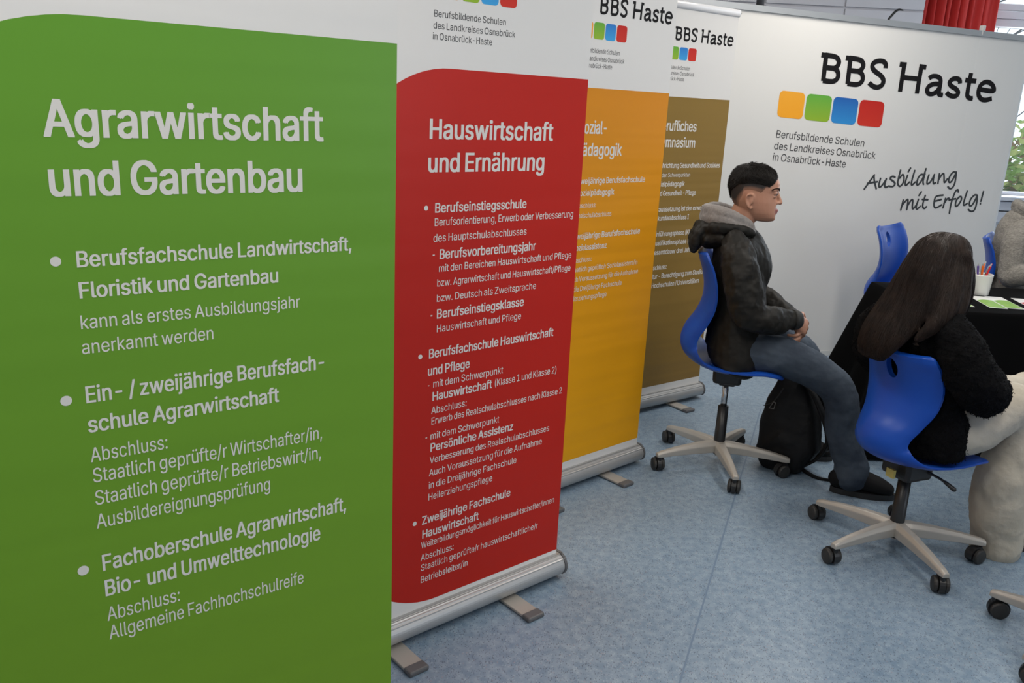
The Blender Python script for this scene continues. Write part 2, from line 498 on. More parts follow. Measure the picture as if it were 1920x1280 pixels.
SLOGAN_STROKES = [[(1.2637,1.1339),(1.321,1.2264)],[(1.3188,1.2241),(1.3281,1.1871),(1.3501,1.1386)],[(1.2809,1.1708),(1.35,1.1831)],[(1.3699,1.2047),(1.3657,1.1695),(1.3721,1.1486),(1.3907,1.1632),(1.4129,1.2013)],[(1.4125,1.2036),(1.4079,1.1707),(1.4144,1.1498),(1.4299,1.1526)],[(1.4738,1.2171),(1.457,1.2213),(1.4424,1.2138),(1.4446,1.2022),(1.4715,1.1866),(1.4821,1.1728),(1.4692,1.156),(1.4369,1.1575)],[(1.5062,1.2624),(1.4998,1.1921),(1.5073,1.1665),(1.5247,1.1599),(1.5415,1.1839),(1.5401,1.2191),(1.5264,1.2351),(1.5096,1.2112)],[(1.5645,1.2316),(1.5566,1.1891),(1.5638,1.1658),(1.5865,1.1876)],[(1.5653,1.255),(1.577,1.2778)],[(1.6109,1.2634),(1.6021,1.1904),(1.6088,1.1694),(1.6293,1.1888)],[(1.6844,1.2376),(1.6625,1.2392),(1.6457,1.2152),(1.643,1.1822),(1.6518,1.1706),(1.6674,1.1876),(1.6823,1.221),(1.6926,1.2777)],[(1.6911,1.2448),(1.687,1.1976),(1.6939,1.1765)],[(1.7221,1.2387),(1.7167,1.1985),(1.7231,1.1797),(1.7441,1.1969),(1.7625,1.24)],[(1.7621,1.2423),(1.7616,1.2045),(1.7687,1.1834),(1.7812,1.1885)],[(1.799,1.2481),(1.8007,1.1867)],[(1.8013,1.2104),(1.8189,1.244),(1.8315,1.2491),(1.8391,1.2257),(1.8487,1.1928),(1.8655,1.217)],[(1.922,1.2614),(1.9024,1.2632),(1.8828,1.2389),(1.8773,1.2079),(1.8896,1.194),(1.9074,1.2135),(1.9242,1.2638)],[(1.9242,1.2638),(1.9286,1.2047),(1.9202,1.1663),(1.9008,1.1538),(1.8808,1.1652)],[(1.5636,1.0687),(1.557,1.0041)],[(1.5597,1.0328),(1.5878,1.0693),(1.599,1.0672),(1.6013,1.0075)],[(1.601,1.029),(1.6228,1.0702),(1.6351,1.0681),(1.6388,1.0299),(1.6474,1.0134),(1.6649,1.0353)],[(1.6759,1.0763),(1.6685,1.0306),(1.6775,1.0126),(1.6984,1.0313)],[(1.6748,1.1034),(1.6876,1.1266)],[(1.7221,1.1037),(1.7154,1.0557),(1.7184,1.027),(1.7339,1.0178),(1.7451,1.03)],[(1.7057,1.077),(1.7467,1.0766)],[(1.855,1.1095),(1.8229,1.1053),(1.8006,1.0938),(1.798,1.0529),(1.8089,1.0267),(1.828,1.0272),(1.8575,1.0447)],[(1.8005,1.0674),(1.8473,1.0806)],[(1.8787,1.0885),(1.8724,1.0258)],[(1.8747,1.0548),(1.8929,1.0865),(1.9061,1.0892)],[(1.9668,1.134),(1.9599,1.1482),(1.9455,1.1383),(1.9361,1.1044),(1.9279,1.0512),(1.9285,0.9907)],[(1.9081,1.0797),(1.9561,1.0881)],[(1.9812,1.1008),(1.9642,1.0763),(1.9632,1.0472),(1.9724,1.0378),(1.9887,1.0527),(2.0014,1.0844),(1.9945,1.1035),(1.9812,1.1008)],[(2.0337,1.1406),(2.0238,1.0705),(2.0291,1.0464),(2.0514,1.059)],[(2.1143,1.1163),(2.0949,1.1158),(2.0729,1.0886),(2.0686,1.057),(2.0802,1.0428),(2.0987,1.0602),(2.1177,1.1139)],[(2.1177,1.1139),(2.1239,1.0608),(2.1167,1.0168),(2.0937,1.0066),(2.0699,1.0182)],[(2.1591,1.1416),(2.1542,1.0761)],[(2.1535,1.0591),(2.1541,1.0586)]]
GLYPHS = {
 '(': (273, '89 207 89 156 89 244,101 324 93 283 108 364,132 441 119 404 145 479,177 539 160 511 196 539,236 539 216 539 219 504,191 428 204 467 178 389,161 313 168 351 155 276,151 207 151 240 151 176,160 115 154 146 166 83,188 16 176 51 201 -18,236 -96 217 -56 216 -96,177 -96 196 -96 148 -47,111 55 126 3 97 106'),
 ')': (273, '37 -96 57 -96 57 -55,86 18 73 -17 98 53,113 116 107 85 119 147,122 207 122 177 122 240,112 313 118 276 105 351,82 428 95 389 70 467,37 539 55 504 57 539,97 539 77 539 113 511,142 441 128 479 155 404,173 323 165 364 180 283,184 207 184 244 184 156,161 53 177 104 146 2,97 -96 125 -48 77 -96'),
 ',': (188, '38 -119 53 -119 48 -56,68 71 58 8 91 71,137 71 114 71 119 8,84 -119 102 -56 69 -119'),
 '-': (453, '337 244 263 244 337 226,337 188 337 207 263 188,114 188 188 188 114 207,114 244 114 226 188 244'),
 '.': (188, '95 -4 108 -4 83 -4,63 9 72 0 54 18,50 41 50 28 50 54,63 73 54 65 72 82,95 87 83 87 108 87,128 73 119 82 137 65,141 41 141 54 141 28,128 9 137 18 119 0'),
 '/': (249, '235 533 216 533 180 330,71 -76 126 127 52 -76,14 -76 33 -76 69 127,178 533 124 330 197 533'),
 '1': (453, '76 0 181 0 76 18,76 55 76 36 181 55,391 55 286 55 391 36,391 0 391 18 286 0;276 509 250 509 276 339,276 0 276 170 255 0,212 0 234 0 212 149,212 448 212 299 211 448,209 448 210 448 168 418,86 358 127 388 86 381,86 427 86 404 123 454,198 509 161 481 224 509'),
 '2': (453, '64 0 172 0 64 16,64 47 64 32 121 108,234 229 177 168 254 249,282 282 270 267 295 298,311 327 304 313 317 341,320 371 320 356 320 390,308 419 316 405 299 432,273 449 288 442 259 456,224 460 242 460 204 460,172 447 187 456 158 439,139 413 147 428 131 399,127 362 127 382 107 362,66 362 86 362 66 392,86 442 72 419 100 465,143 496 119 483 167 509,225 516 194 516 255 516,306 497 282 509 329 484,361 445 348 467 374 424,381 372 381 399 381 354,371 318 378 335 364 300,336 259 353 280 319 237,267 180 296 211 229 140,153 60 191 100 153 59,153 57 153 58 231 57,389 57 310 57 389 38,389 0 389 19 281 0'),
 '3': (453, '218 -7 252 -7 187 -7,133 10 158 -1 107 21,70 57 86 37 54 78,44 132 46 103 66 132,109 132 87 132 111 114,126 87 117 99 136 75,165 59 149 65 181 53,219 50 199 50 239 50,275 61 258 53 292 68,315 93 305 79 324 107,329 145 329 124 329 163,316 196 325 181 307 212,275 234 293 224 256 243,201 248 231 248 186 248,157 248 172 248 157 265,157 299 157 282 200 349,288 448 244 399 288 450,288 452 288 451 215 452,70 452 142 452 70 471,70 509 70 490 171 509,372 509 272 509 372 493,372 461 372 477 319 400,211 278 265 339 211 282,211 289 211 285 249 293,308 276 281 288 335 263,371 222 356 246 386 199,393 145 393 173 393 115,370 66 385 89 355 43,309 12 335 25 282 0'),
 ':': (188, '95 -4 108 -4 83 -4,63 9 72 0 54 18,50 41 50 28 50 54,63 73 54 65 72 82,95 87 83 87 108 87,128 73 119 82 137 65,141 41 141 54 141 28,128 9 137 18 119 0;95 271 108 271 83 271,63 284 72 275 54 293,50 316 50 304 50 329,63 349 54 340 72 357,95 362 83 362 108 362,128 349 119 357 137 340,141 316 141 329 141 304,128 284 137 293 119 275'),
 'A': (480, '16 0 39 0 78 170,201 509 140 339 226 509,276 509 251 509 338 339,463 0 401 170 440 0,395 0 418 0 359 101,287 302 323 202 281 321,264 372 273 344 255 400,232 478 245 435 236 478,245 478 241 478 233 435,213 371 222 399 204 343,191 302 196 320 155 202,85 0 120 101 62 0;110 142 197 142 110 161,110 199 110 180 197 199,370 199 283 199 370 180,370 142 370 161 283 142'),
 'B': (456, '60 0 122 0 60 170,60 509 60 339 120 509,241 509 181 509 276 509,329 491 306 503 352 479,381 442 369 462 392 422,398 374 398 399 398 352,387 320 394 334 379 306,356 286 369 294 344 277,315 267 330 271 315 265,315 262 315 264 331 261,363 245 347 255 379 235,402 203 392 221 413 185,418 136 418 163 418 111,400 67 412 87 388 46,344 18 370 30 319 6,247 0 287 0 184 0;125 57 125 115 165 57,245 57 205 57 284 57,330 80 313 65 347 95,355 137 355 114 355 154,342 184 351 170 334 198,306 218 321 209 290 227,248 231 271 231 207 231,125 231 166 231 125 173;125 285 125 341 162 285,238 285 200 285 257 285,288 296 273 289 303 303,323 326 315 313 332 339,336 372 336 355 336 395,313 429 328 414 297 444,240 452 273 452 202 452,125 452 163 452 125 396'),
 'D': (502, '219 0 271 0 178 0,96 0 137 0 96 19,96 57 96 38 136 57,215 57 175 57 256 57,318 81 291 65 345 97,379 149 366 119 392 179,399 255 399 214 399 296,379 361 392 331 366 390,320 428 346 412 293 444,221 452 260 452 178 452,93 452 136 452 93 471,93 509 93 490 137 509,225 509 181 509 275 509,353 478 317 499 388 458,433 391 415 429 452 353,462 255 462 308 462 202,433 119 452 157 414 81,351 31 387 51 314 10;125 509 103 509 125 339,125 0 125 170 103 0,60 0 82 0 60 170,60 509 60 339 82 509'),
 'E': (419, '60 0 165 0 60 170,60 509 60 339 164 509,372 509 268 509 372 490,372 452 372 471 290 452,125 452 207 452 125 396,125 286 125 341 202 286,355 286 278 286 355 267,355 229 355 248 278 229,125 229 202 229 125 172,125 57 125 114 208 57,375 57 292 57 375 38,375 0 375 19 270 0'),
 'F': (410, '60 0 82 0 60 170,60 509 60 339 163 509,369 509 266 509 369 490,369 452 369 471 288 452,125 452 206 452 125 394,125 278 125 336 198 278,346 278 272 278 346 259,346 221 346 240 272 221,125 221 198 221 125 147,125 0 125 74 103 0'),
 'G': (520, '269 -7 309 -7 223 -7,149 25 184 4 115 46,69 116 88 77 50 155,40 254 40 201 40 308,69 393 50 354 88 432,149 484 115 462 183 505,265 516 221 516 292 516,340 504 317 512 364 496,403 469 385 484 422 454,449 416 437 437 461 396,474 349 470 373 452 349,408 349 430 349 403 365,387 393 396 380 379 406,356 427 368 417 344 436,315 448 330 444 300 453,265 456 283 456 235 456,183 432 208 448 159 417,125 364 139 394 111 334,103 254 103 297 103 211,125 145 111 175 140 115,184 76 159 92 209 61,269 53 237 53 297 53,345 71 323 59 367 83,396 123 384 101 409 146,415 202 415 172 421 201,434 199 428 200 384 199,283 199 333 199 283 218,283 256 283 237 348 256,478 256 413 256 478 237,478 200 478 219 478 158,451 91 469 122 433 60,377 19 408 36 345 2'),
 'H': (517, '60 0 82 0 60 170,60 509 60 339 82 509,125 509 103 509 125 435,125 289 125 362 214 289,392 289 303 289 392 362,392 509 392 435 414 509,457 509 435 509 457 339,457 0 457 170 435 0,392 0 414 0 392 77,392 232 392 155 303 232,125 232 214 232 125 155,125 0 125 77 103 0'),
 'I': (300, '31 0 111 0 31 19,31 57 31 38 60 57,118 57 89 57 118 189,118 452 118 320 89 452,31 452 60 452 31 471,31 509 31 490 111 509,269 509 190 509 269 490,269 452 269 471 240 452,183 452 212 452 183 320,183 57 183 189 212 57,269 57 240 57 269 38,269 0 269 19 190 0'),
 'J': (396, '185 -7 230 -7 140 -7,75 33 104 6 47 59,33 145 33 97 33 155,33 173 33 164 55 173,98 173 76 173 98 164,98 145 98 155 98 114,122 74 106 91 137 58,185 50 159 50 211 50,248 74 232 58 264 91,272 145 272 114 272 267,272 509 272 388 293 509,336 509 315 509 336 388,336 145 336 267 336 97,294 33 322 59 266 6'),
 'K': (467, '104 145 146 189 104 169,104 216 104 193 116 232,139 261 128 247 151 275,174 303 162 290 187 317,212 344 199 331 262 399,364 509 313 454 392 509,448 509 420 509 376 431,231 276 304 353 230 276,228 276 229 276 187 233;60 0 82 0 60 170,60 509 60 339 82 509,125 509 103 509 125 451,125 334 125 392 124 298,124 225 124 261 124 214,125 193 124 204 125 129,125 0 125 64 103 0;372 0 398 0 311 86,188 259 249 173 201 276,228 309 215 293 302 206,449 0 375 103 423 0'),
 'L': (393, '60 0 160 0 60 170,60 509 60 339 82 509,125 509 103 509 125 358,125 57 125 208 203 57,361 57 282 57 361 38,361 0 361 19 261 0'),
 'O': (533, '267 -7 311 -7 223 -7,150 25 184 4 116 46,70 115 90 76 50 154,40 254 40 201 40 308,70 393 50 354 90 432,150 484 116 462 184 505,267 516 223 516 311 516,384 484 350 505 418 462,464 393 444 432 483 354,493 254 493 308 493 201,464 115 483 154 444 76,384 25 418 46 350 4;267 53 236 53 297 53,349 76 325 61 374 91,408 144 394 114 423 174,430 254 430 211 430 298,408 365 423 335 394 395,349 433 374 417 325 448,267 456 297 456 236 456,184 433 209 448 159 417,125 364 140 394 111 334,103 254 103 297 103 211,125 144 111 174 140 114,184 76 159 92 209 61'),
 'P': (445, '60 0 82 0 60 170,60 509 60 339 118 509,235 509 177 509 274 509,332 487 307 502 358 473,390 430 377 454 402 405,409 348 409 378 409 317,390 265 402 290 377 241,332 207 358 222 307 193,235 186 274 186 193 186,109 186 151 186 109 205,109 242 109 224 150 242,233 242 191 242 259 242,297 256 281 247 313 265,333 294 325 278 341 310,344 348 344 328 344 368,333 402 341 386 325 417,297 439 313 430 280 448,232 452 259 452 196 452,125 452 160 452 125 301,125 0 125 151 103 0'),
 'Q': (533, '245 159 274 121 268 159,313 159 290 159 332 134,369 85 351 109 374 78,384 65 379 71 412 27,468 -48 440 -10 446 -48,401 -48 423 -48 382 -23,346 27 364 2 341 33,331 46 336 39 302 84;267 -7 311 -7 223 -7,150 25 184 4 116 46,70 115 90 76 50 154,40 254 40 201 40 308,70 393 50 354 90 432,150 484 116 462 184 505,267 516 223 516 311 516,384 484 350 505 418 462,464 393 444 432 483 354,493 254 493 308 493 201,464 115 483 154 444 76,384 25 418 46 350 4;267 53 236 53 297 53,349 76 325 61 374 91,408 144 394 114 423 174,430 254 430 211 430 298,408 365 423 335 394 395,349 433 374 417 325 448,267 456 297 456 236 456,184 433 209 448 159 417,125 364 140 394 111 334,103 254 103 297 103 211,125 144 111 174 140 114,184 76 159 92 209 61'),
 'R': (449, '60 0 82 0 60 170,60 509 60 339 119 509,236 509 177 509 275 509,333 489 307 502 359 475,390 433 378 457 403 410,409 352 409 382 409 321,390 271 403 295 378 248,333 217 359 230 307 204,236 198 275 198 189 198,96 198 143 198 96 217,96 255 96 236 142 255,234 255 188 255 260 255,298 267 281 259 314 275,334 300 326 286 341 315,345 352 345 332 345 372,334 405 341 390 326 420,298 440 314 431 281 448,233 452 259 452 197 452,125 452 161 452 125 301,125 0 125 151 103 0;353 0 378 0 312 76,230 229 271 153 254 229,303 229 279 229 344 153,428 0 386 76 403 0'),
 'S': (447, '224 -9 263 -9 187 -9,128 9 155 -3 100 21,64 60 79 38 49 82,38 137 40 107 60 137,104 137 82 137 106 117,123 88 112 101 134 75,166 59 149 65 184 52,224 49 203 49 247 49,286 60 268 53 304 68,329 92 319 78 340 105,346 139 346 121 346 155,332 179 341 169 323 189,296 205 311 198 281 211,245 222 264 217 224 228,184 239 204 234 142 251,86 289 109 268 63 311,52 372 52 339 52 401,75 448 60 426 90 469,138 498 111 486 164 510,227 516 194 516 261 516,316 498 290 510 342 486,377 449 362 469 392 428,401 378 400 404 380 378,337 378 358 378 335 403,302 437 323 423 281 451,225 459 256 459 203 459,167 448 184 455 151 441,129 418 138 431 120 406,115 376 115 391 115 358,131 334 120 344 142 323,169 308 154 314 184 302,212 293 199 297 230 289,264 279 247 284 279 275,312 264 295 270 328 257,359 238 344 248 373 227,395 198 385 214 404 181,408 139 408 162 408 111,386 64 401 86 372 41,323 11 351 24 296 -2'),
 'U': (517, '259 -8 299 -8 219 -8,154 15 184 0 124 31,85 80 101 53 68 107,60 173 60 138 60 285,60 509 60 397 81 509,124 509 103 509 124 399,124 178 124 288 124 154,141 113 130 132 152 94,187 68 167 79 207 57,259 52 231 52 287 52,331 68 311 57 351 79,377 113 366 94 387 132,393 178 393 154 393 288,393 509 393 399 414 509,457 509 436 509 457 397,457 173 457 285 457 138,433 80 449 107 416 53,363 15 393 31 334 0'),
 'V': (480, '204 0 229 0 141 170,16 509 79 339 39 509,84 509 62 509 120 408,192 206 156 307 198 189,215 137 206 166 224 109,248 31 235 73 243 31,235 31 239 31 247 74,267 138 258 110 276 166,290 206 284 189 325 307,395 509 360 408 417 509,463 509 440 509 401 339,278 0 340 170 253 0'),
 'W': (686, '155 0 180 0 109 170,16 509 63 339 38 509,82 509 60 509 109 404,163 196 136 300 168 179,175 145 172 163 179 128,187 94 183 111 190 76,197 40 194 58 194 40,189 40 192 40 193 58,200 94 196 76 203 111,211 145 207 128 215 163,224 196 220 179 251 300,306 509 279 404 331 509,380 509 355 509 407 404,462 196 434 300 466 179,474 145 470 163 478 128,486 94 482 111 490 76,497 40 494 58 494 40,488 40 491 40 492 58,499 94 495 76 502 111,510 145 506 128 515 163,523 196 519 179 550 300,603 509 576 404 625 509,670 509 647 509 623 339,530 0 577 170 505 0,455 0 480 0 426 108,368 323 397 215 362 344,351 391 357 367 346 416,336 475 341 444 341 475,350 475 345 475 345 445,335 395 340 419 330 371,318 323 324 347 289 215,230 0 260 108 205 0'),
 'Z': (438, '42 0 161 0 42 15,42 46 42 31 119 159,273 385 196 272 284 400,306 431 295 415 318 446,341 476 329 461 343 469,348 454 346 461 327 453,285 452 306 453 264 452,223 452 244 452 162 452,40 452 101 452 40 471,40 509 40 490 159 509,397 509 278 509 397 493,397 462 397 477 321 351,169 129 245 240 158 113,134 81 146 97 122 65,97 33 110 49 95 40,90 54 93 47 111 55,152 57 132 56 173 57,214 57 193 57 276 57,399 57 338 57 399 38,399 0 399 19 280 0'),
 'a': (389, '160 -9 182 -9 136 -9,94 5 114 -4 75 14,48 45 59 27 36 62,30 108 30 83 30 130,43 161 35 147 52 175,78 193 63 185 92 201,125 211 108 207 143 215,178 220 160 218 201 223,234 227 219 225 248 228,265 235 258 231 272 239,276 255 276 245 276 255,276 257 276 256 276 272,267 297 273 286 261 308,240 322 252 316 228 328,196 331 213 331 178 331,149 322 162 328 136 317,118 301 126 309 110 292,100 274 104 283 80 280,41 291 61 285 50 314,79 346 62 332 95 360,133 375 113 369 153 381,194 384 173 384 208 384,239 379 223 383 255 376,286 360 271 370 301 351,322 320 313 338 332 303,337 251 337 280 337 168,337 0 337 84 317 0,277 0 297 0 277 17,277 52 277 35 275 52,272 52 274 52 268 43,252 25 261 34 243 15,215 1 230 7 200 -5;170 45 155 45 193 45,228 59 212 50 243 68,263 93 255 79 271 107,276 138 276 122 276 155,276 190 276 173 273 187,259 182 268 184 251 180,231 176 242 178 221 174,200 171 210 172 190 170,175 168 182 169 161 166,134 159 147 163 121 154,103 139 111 148 96 131,92 105 92 119 92 92,102 72 95 81 109 63,130 52 118 57 142 48'),
 'b': (424, '229 -8 261 -8 206 -8,172 4 187 -4 158 12,138 31 146 21 129 42,118 59 123 51 116 59,112 59 114 59 112 39,112 0 112 20 92 0,53 0 72 0 53 170,53 509 53 339 73 509,114 509 93 509 114 446,114 319 114 382 115 319,118 319 117 319 123 327,137 346 129 336 145 356,171 373 157 365 186 381,229 384 205 384 261 384,313 361 289 376 337 345,370 293 356 322 383 263,390 189 390 229 390 149,370 84 383 114 356 55,313 16 337 32 289 0;220 47 197 47 244 47,279 66 263 53 295 78,316 117 308 95 324 138,328 189 328 162 328 216,316 261 324 240 308 282,280 311 296 299 264 324,220 330 244 330 197 330,161 312 177 324 145 300,125 263 133 284 117 242,113 189 113 217 113 161,125 115 117 136 133 94,162 65 146 77 178 53'),
 'c': (396, '207 -8 226 -8 173 -8,117 16 143 0 91 33,56 85 71 56 41 114,34 187 34 149 34 227,56 291 41 262 71 321,117 360 91 343 143 376,207 384 173 384 226 384,260 377 243 382 276 372,305 356 292 365 319 347,340 322 330 335 350 309,362 277 357 294 342 272,303 262 322 267 300 272,290 289 296 281 285 297,270 311 278 305 262 317,242 325 253 322 232 328,207 330 220 330 182 330,145 310 161 323 129 297,108 258 116 280 100 237,96 187 96 213 96 162,108 117 100 139 116 96,145 66 129 79 161 53,207 46 182 46 220 46,243 52 232 48 253 55,271 66 263 60 279 72,292 89 286 80 297 97,304 117 301 107 324 112,363 102 343 107 358 85,341 56 351 70 332 43,306 21 320 31 293 12,261 -1 277 4 244 -6'),
 'd': (424, '195 -8 219 -8 164 -8,111 16 136 0 87 32,55 84 68 55 41 114,34 189 34 149 34 229,55 293 41 263 69 322,112 361 88 345 136 376,196 384 164 384 219 384,253 373 238 381 268 365,287 346 279 356 296 336,306 319 302 327 308 319,311 319 309 319 311 382,311 509 311 446 331 509,372 509 351 509 372 339,372 0 372 170 352 0,313 0 332 0 313 20,313 59 313 39 311 59,307 59 309 59 302 51,287 31 295 42 278 21,252 4 267 12 238 -4;205 47 181 47 227 47,263 65 247 53 279 77,299 115 291 94 308 136,312 189 312 161 312 217,300 263 308 242 292 284,263 312 279 300 247 324,205 330 228 330 181 330,145 311 161 324 129 299,108 261 116 282 100 240,96 189 96 216 96 162,109 117 100 138 117 95,145 66 129 78 161 53'),
 'e': (404, '212 -8 238 -8 175 -8,117 16 143 0 90 33,56 85 70 56 41 114,34 187 34 148 34 226,55 290 41 260 69 319,115 359 89 343 141 376,205 384 171 384 226 384,266 374 246 381 285 367,319 341 303 356 335 326,357 282 348 306 366 258,371 194 371 228 371 186,371 169 371 178 272 169,75 169 174 169 75 187,75 221 75 204 163 221,338 221 250 221 329 215,310 202 319 208 310 227,298 269 306 249 290 288,263 314 278 303 247 325,205 330 228 330 182 330,146 313 163 325 130 302,109 270 118 288 100 251,96 211 96 232 96 200,96 178 96 189 96 150,110 106 101 126 120 87,151 61 134 72 168 51,212 46 189 46 228 46,254 53 241 48 266 57,285 73 277 64 294 82,306 105 301 93 325 101,365 91 345 96 359 71,335 39 349 54 321 24,283 4 303 13 262 -4'),
 'f': (254, '228 379 154 379 228 362,228 327 228 344 154 327,6 327 80 327 6 344,6 379 6 362 80 379;81 0 101 0 81 144,81 432 81 288 81 453,96 486 86 471 106 500,135 519 119 511 152 526,187 530 169 530 201 530,222 527 213 529 232 525,243 521 238 523 238 503,227 468 233 486 224 470,215 472 220 471 210 473,195 474 203 474 176 474,154 460 163 469 146 451,142 419 142 437 142 279,142 0 142 140 121 0'),
 'g': (425, '207 -151 238 -151 179 -151,134 -140 155 -147 113 -132,82 -110 96 -123 69 -98,51 -69 58 -84 67 -60,101 -41 84 -50 107 -49,122 -66 113 -57 130 -75,154 -88 141 -82 168 -94,207 -97 186 -97 238 -97,282 -75 263 -90 302 -60,311 -6 311 -37 311 19,311 68 311 44 310 68,306 68 308 68 301 60,287 41 295 51 278 32,252 16 267 23 238 8,195 5 219 5 164 5,113 27 137 12 88 41,55 90 69 62 41 118,34 191 34 152 34 230,55 293 41 264 69 322,112 361 88 345 137 376,196 384 165 384 220 384,253 373 239 381 268 365,288 346 280 356 297 336,308 319 303 327 309 319,313 319 311 319 313 339,313 379 313 359 333 379,372 379 353 379 372 250,372 -9 372 121 372 -42,350 -90 365 -69 335 -111,291 -136 316 -126 266 -146;205 59 181 59 228 59,264 75 248 64 280 86,300 121 292 101 308 141,312 193 312 165 312 220,300 264 308 243 292 284,264 312 280 301 248 324,205 330 228 330 181 330,145 312 161 324 129 299,109 262 117 283 100 242,96 193 96 219 96 166,109 123 100 143 117 103,145 76 129 87 162 65'),
 'h': (410, '114 227 114 249 114 151,114 0 114 76 93 0,53 0 73 0 53 170,53 509 53 339 73 509,114 509 93 509 114 435,114 287 114 361 110 287,102 287 106 287 114 322,152 362 131 347 174 377,227 384 199 384 253 384,295 369 276 379 315 358,341 321 330 342 352 299,357 240 357 273 357 160,357 0 357 80 337 0,296 0 316 0 296 78,296 235 296 157 296 265,273 304 288 288 258 321,210 329 237 329 192 329,161 317 175 325 146 309,126 283 135 298 118 267'),
 'i': (167, '53 0 73 0 53 126,53 379 53 253 73 379,114 379 93 379 114 253,114 0 114 126 93 0;84 443 95 443 72 443,54 455 62 447 45 462,41 483 41 472 41 494,54 512 45 504 62 520,84 524 72 524 95 524,114 512 106 520 122 504,126 483 126 494 126 472,114 455 122 462 106 447'),
 'j': (167, '53 379 53 243 73 379,114 379 93 379 114 243,114 -30 114 106 114 -53,102 -90 110 -73 93 -107,65 -129 81 -120 48 -138,4 -143 28 -143 -1 -143,-10 -143 -5 -143 -10 -124,-10 -87 -10 -105 -6 -87,2 -87 -2 -87 20 -87,40 -72 32 -82 49 -62,53 -29 53 -48 53 107;83 443 95 443 72 443,53 455 62 447 45 462,41 483 41 472 41 494,53 512 45 504 62 520,83 524 72 524 95 524,114 512 105 520 122 504,126 483 126 494 126 472,114 455 122 462 105 447'),
 'k': (381, '110 137 132 158 110 162,110 212 110 187 113 212,121 212 117 212 175 268,284 379 230 323 310 379,360 379 335 379 301 319,184 199 243 259 182 199,177 199 179 199 155 178;53 0 73 0 53 170,53 509 53 339 73 509,114 509 93 509 114 339,114 0 114 170 93 0;294 0 320 0 245 62,148 186 197 124 162 200,191 229 177 214 252 152,372 0 312 76 346 0'),
 'l': (189, '139 -2 147 -2 110 -2,74 20 88 5 60 35,53 84 53 57 53 226,53 509 53 367 73 509,114 509 93 509 114 372,114 99 114 235 114 81,120 62 116 69 125 55,146 52 133 52 152 52,160 53 157 52 164 53,170 54 167 54 173 37,181 3 177 20 175 1,162 -1 169 0 154 -2'),
 'm': (610, '53 0 73 0 53 126,53 379 53 253 72 379,112 379 92 379 112 351,112 295 112 323 111 295,108 295 109 295 113 316,132 346 121 332 144 359,172 376 157 369 187 383,219 386 203 386 247 386,287 361 270 378 305 344,321 295 316 322 318 295,312 295 315 295 317 313,337 343 325 329 349 357,381 375 364 367 398 382,437 386 416 386 459 386,497 372 479 381 515 362,541 328 530 348 551 309,557 255 557 285 557 170,557 0 557 85 536 0,496 0 516 0 496 85,496 254 496 169 496 281,473 313 488 301 457 325,419 330 439 330 402 330,374 320 387 327 362 313,345 290 352 303 339 278,335 247 335 263 335 165,335 0 335 82 315 0,274 0 295 0 274 87,274 260 274 173 274 281,253 311 267 298 239 324,199 330 221 330 185 330,158 320 171 327 144 313,126 289 134 303 118 276,114 238 114 258 114 159,114 0 114 79 93 0'),
 'n': (410, '114 227 114 249 114 151,114 0 114 76 93 0,53 0 73 0 53 126,53 379 53 253 72 379,112 379 92 379 112 349,112 287 112 318 109 287,102 287 106 287 114 322,152 362 131 347 174 377,227 384 199 384 253 384,295 369 276 379 314 358,341 321 330 342 352 299,357 240 357 273 357 160,357 0 357 80 337 0,296 0 316 0 296 78,296 235 296 157 296 265,273 304 288 288 258 321,210 329 237 329 192 329,161 317 175 325 146 309,126 283 135 298 118 267'),
 'o': (415, '207 -8 242 -8 173 -8,117 16 143 0 91 33,56 85 71 56 41 114,34 187 34 149 34 227,56 291 41 262 71 321,117 360 91 343 143 376,207 384 173 384 242 384,299 360 273 376 325 343,359 291 345 321 374 262,381 187 381 227 381 149,359 85 374 114 345 56,299 16 325 33 273 0;207 46 182 46 233 46,270 66 254 53 287 79,307 117 299 96 315 139,319 187 319 162 319 213,307 258 315 236 299 280,270 310 287 297 254 323,207 330 233 330 182 330,145 310 161 323 129 297,108 258 116 280 100 237,96 187 96 213 96 162,108 117 100 139 116 96,145 66 129 79 161 53'),
 'p': (424, '53 -143 73 -143 53 31,53 379 53 205 72 379,112 379 92 379 112 359,112 319 112 339 114 319,118 319 116 319 123 327,137 346 129 336 145 356,171 373 157 365 186 381,229 384 205 384 261 384,313 361 289 376 337 345,370 293 356 322 383 263,390 189 390 229 390 149,370 84 383 114 356 55,313 16 337 32 289 0,229 -8 261 -8 206 -8,173 4 187 -4 158 12,138 31 146 21 130 42,118 59 123 51 117 59,114 59 115 59 114 -8,114 -143 114 -76 93 -143;220 47 197 47 244 47,279 66 263 53 295 78,316 117 308 95 324 138,328 189 328 162 328 216,316 261 324 240 308 282,280 311 296 299 264 324,220 330 244 330 197 330,161 312 177 324 145 300,125 263 133 284 117 242,113 189 113 217 113 161,125 115 117 136 133 94,162 65 146 77 178 53'),
 'r': (259, '53 0 73 0 53 126,53 379 53 253 72 379,112 379 92 379 112 360,112 321 112 340 113 321,115 321 114 321 122 340,152 367 135 355 170 379,213 385 190 385 218 385,229 384 223 385 235 384,243 384 240 384 243 363,243 322 243 343 242 323,230 324 237 323 223 325,207 326 215 326 189 326,159 315 173 322 145 307,126 284 134 297 118 270,114 237 114 255 114 158,114 0 114 79 93 0'),
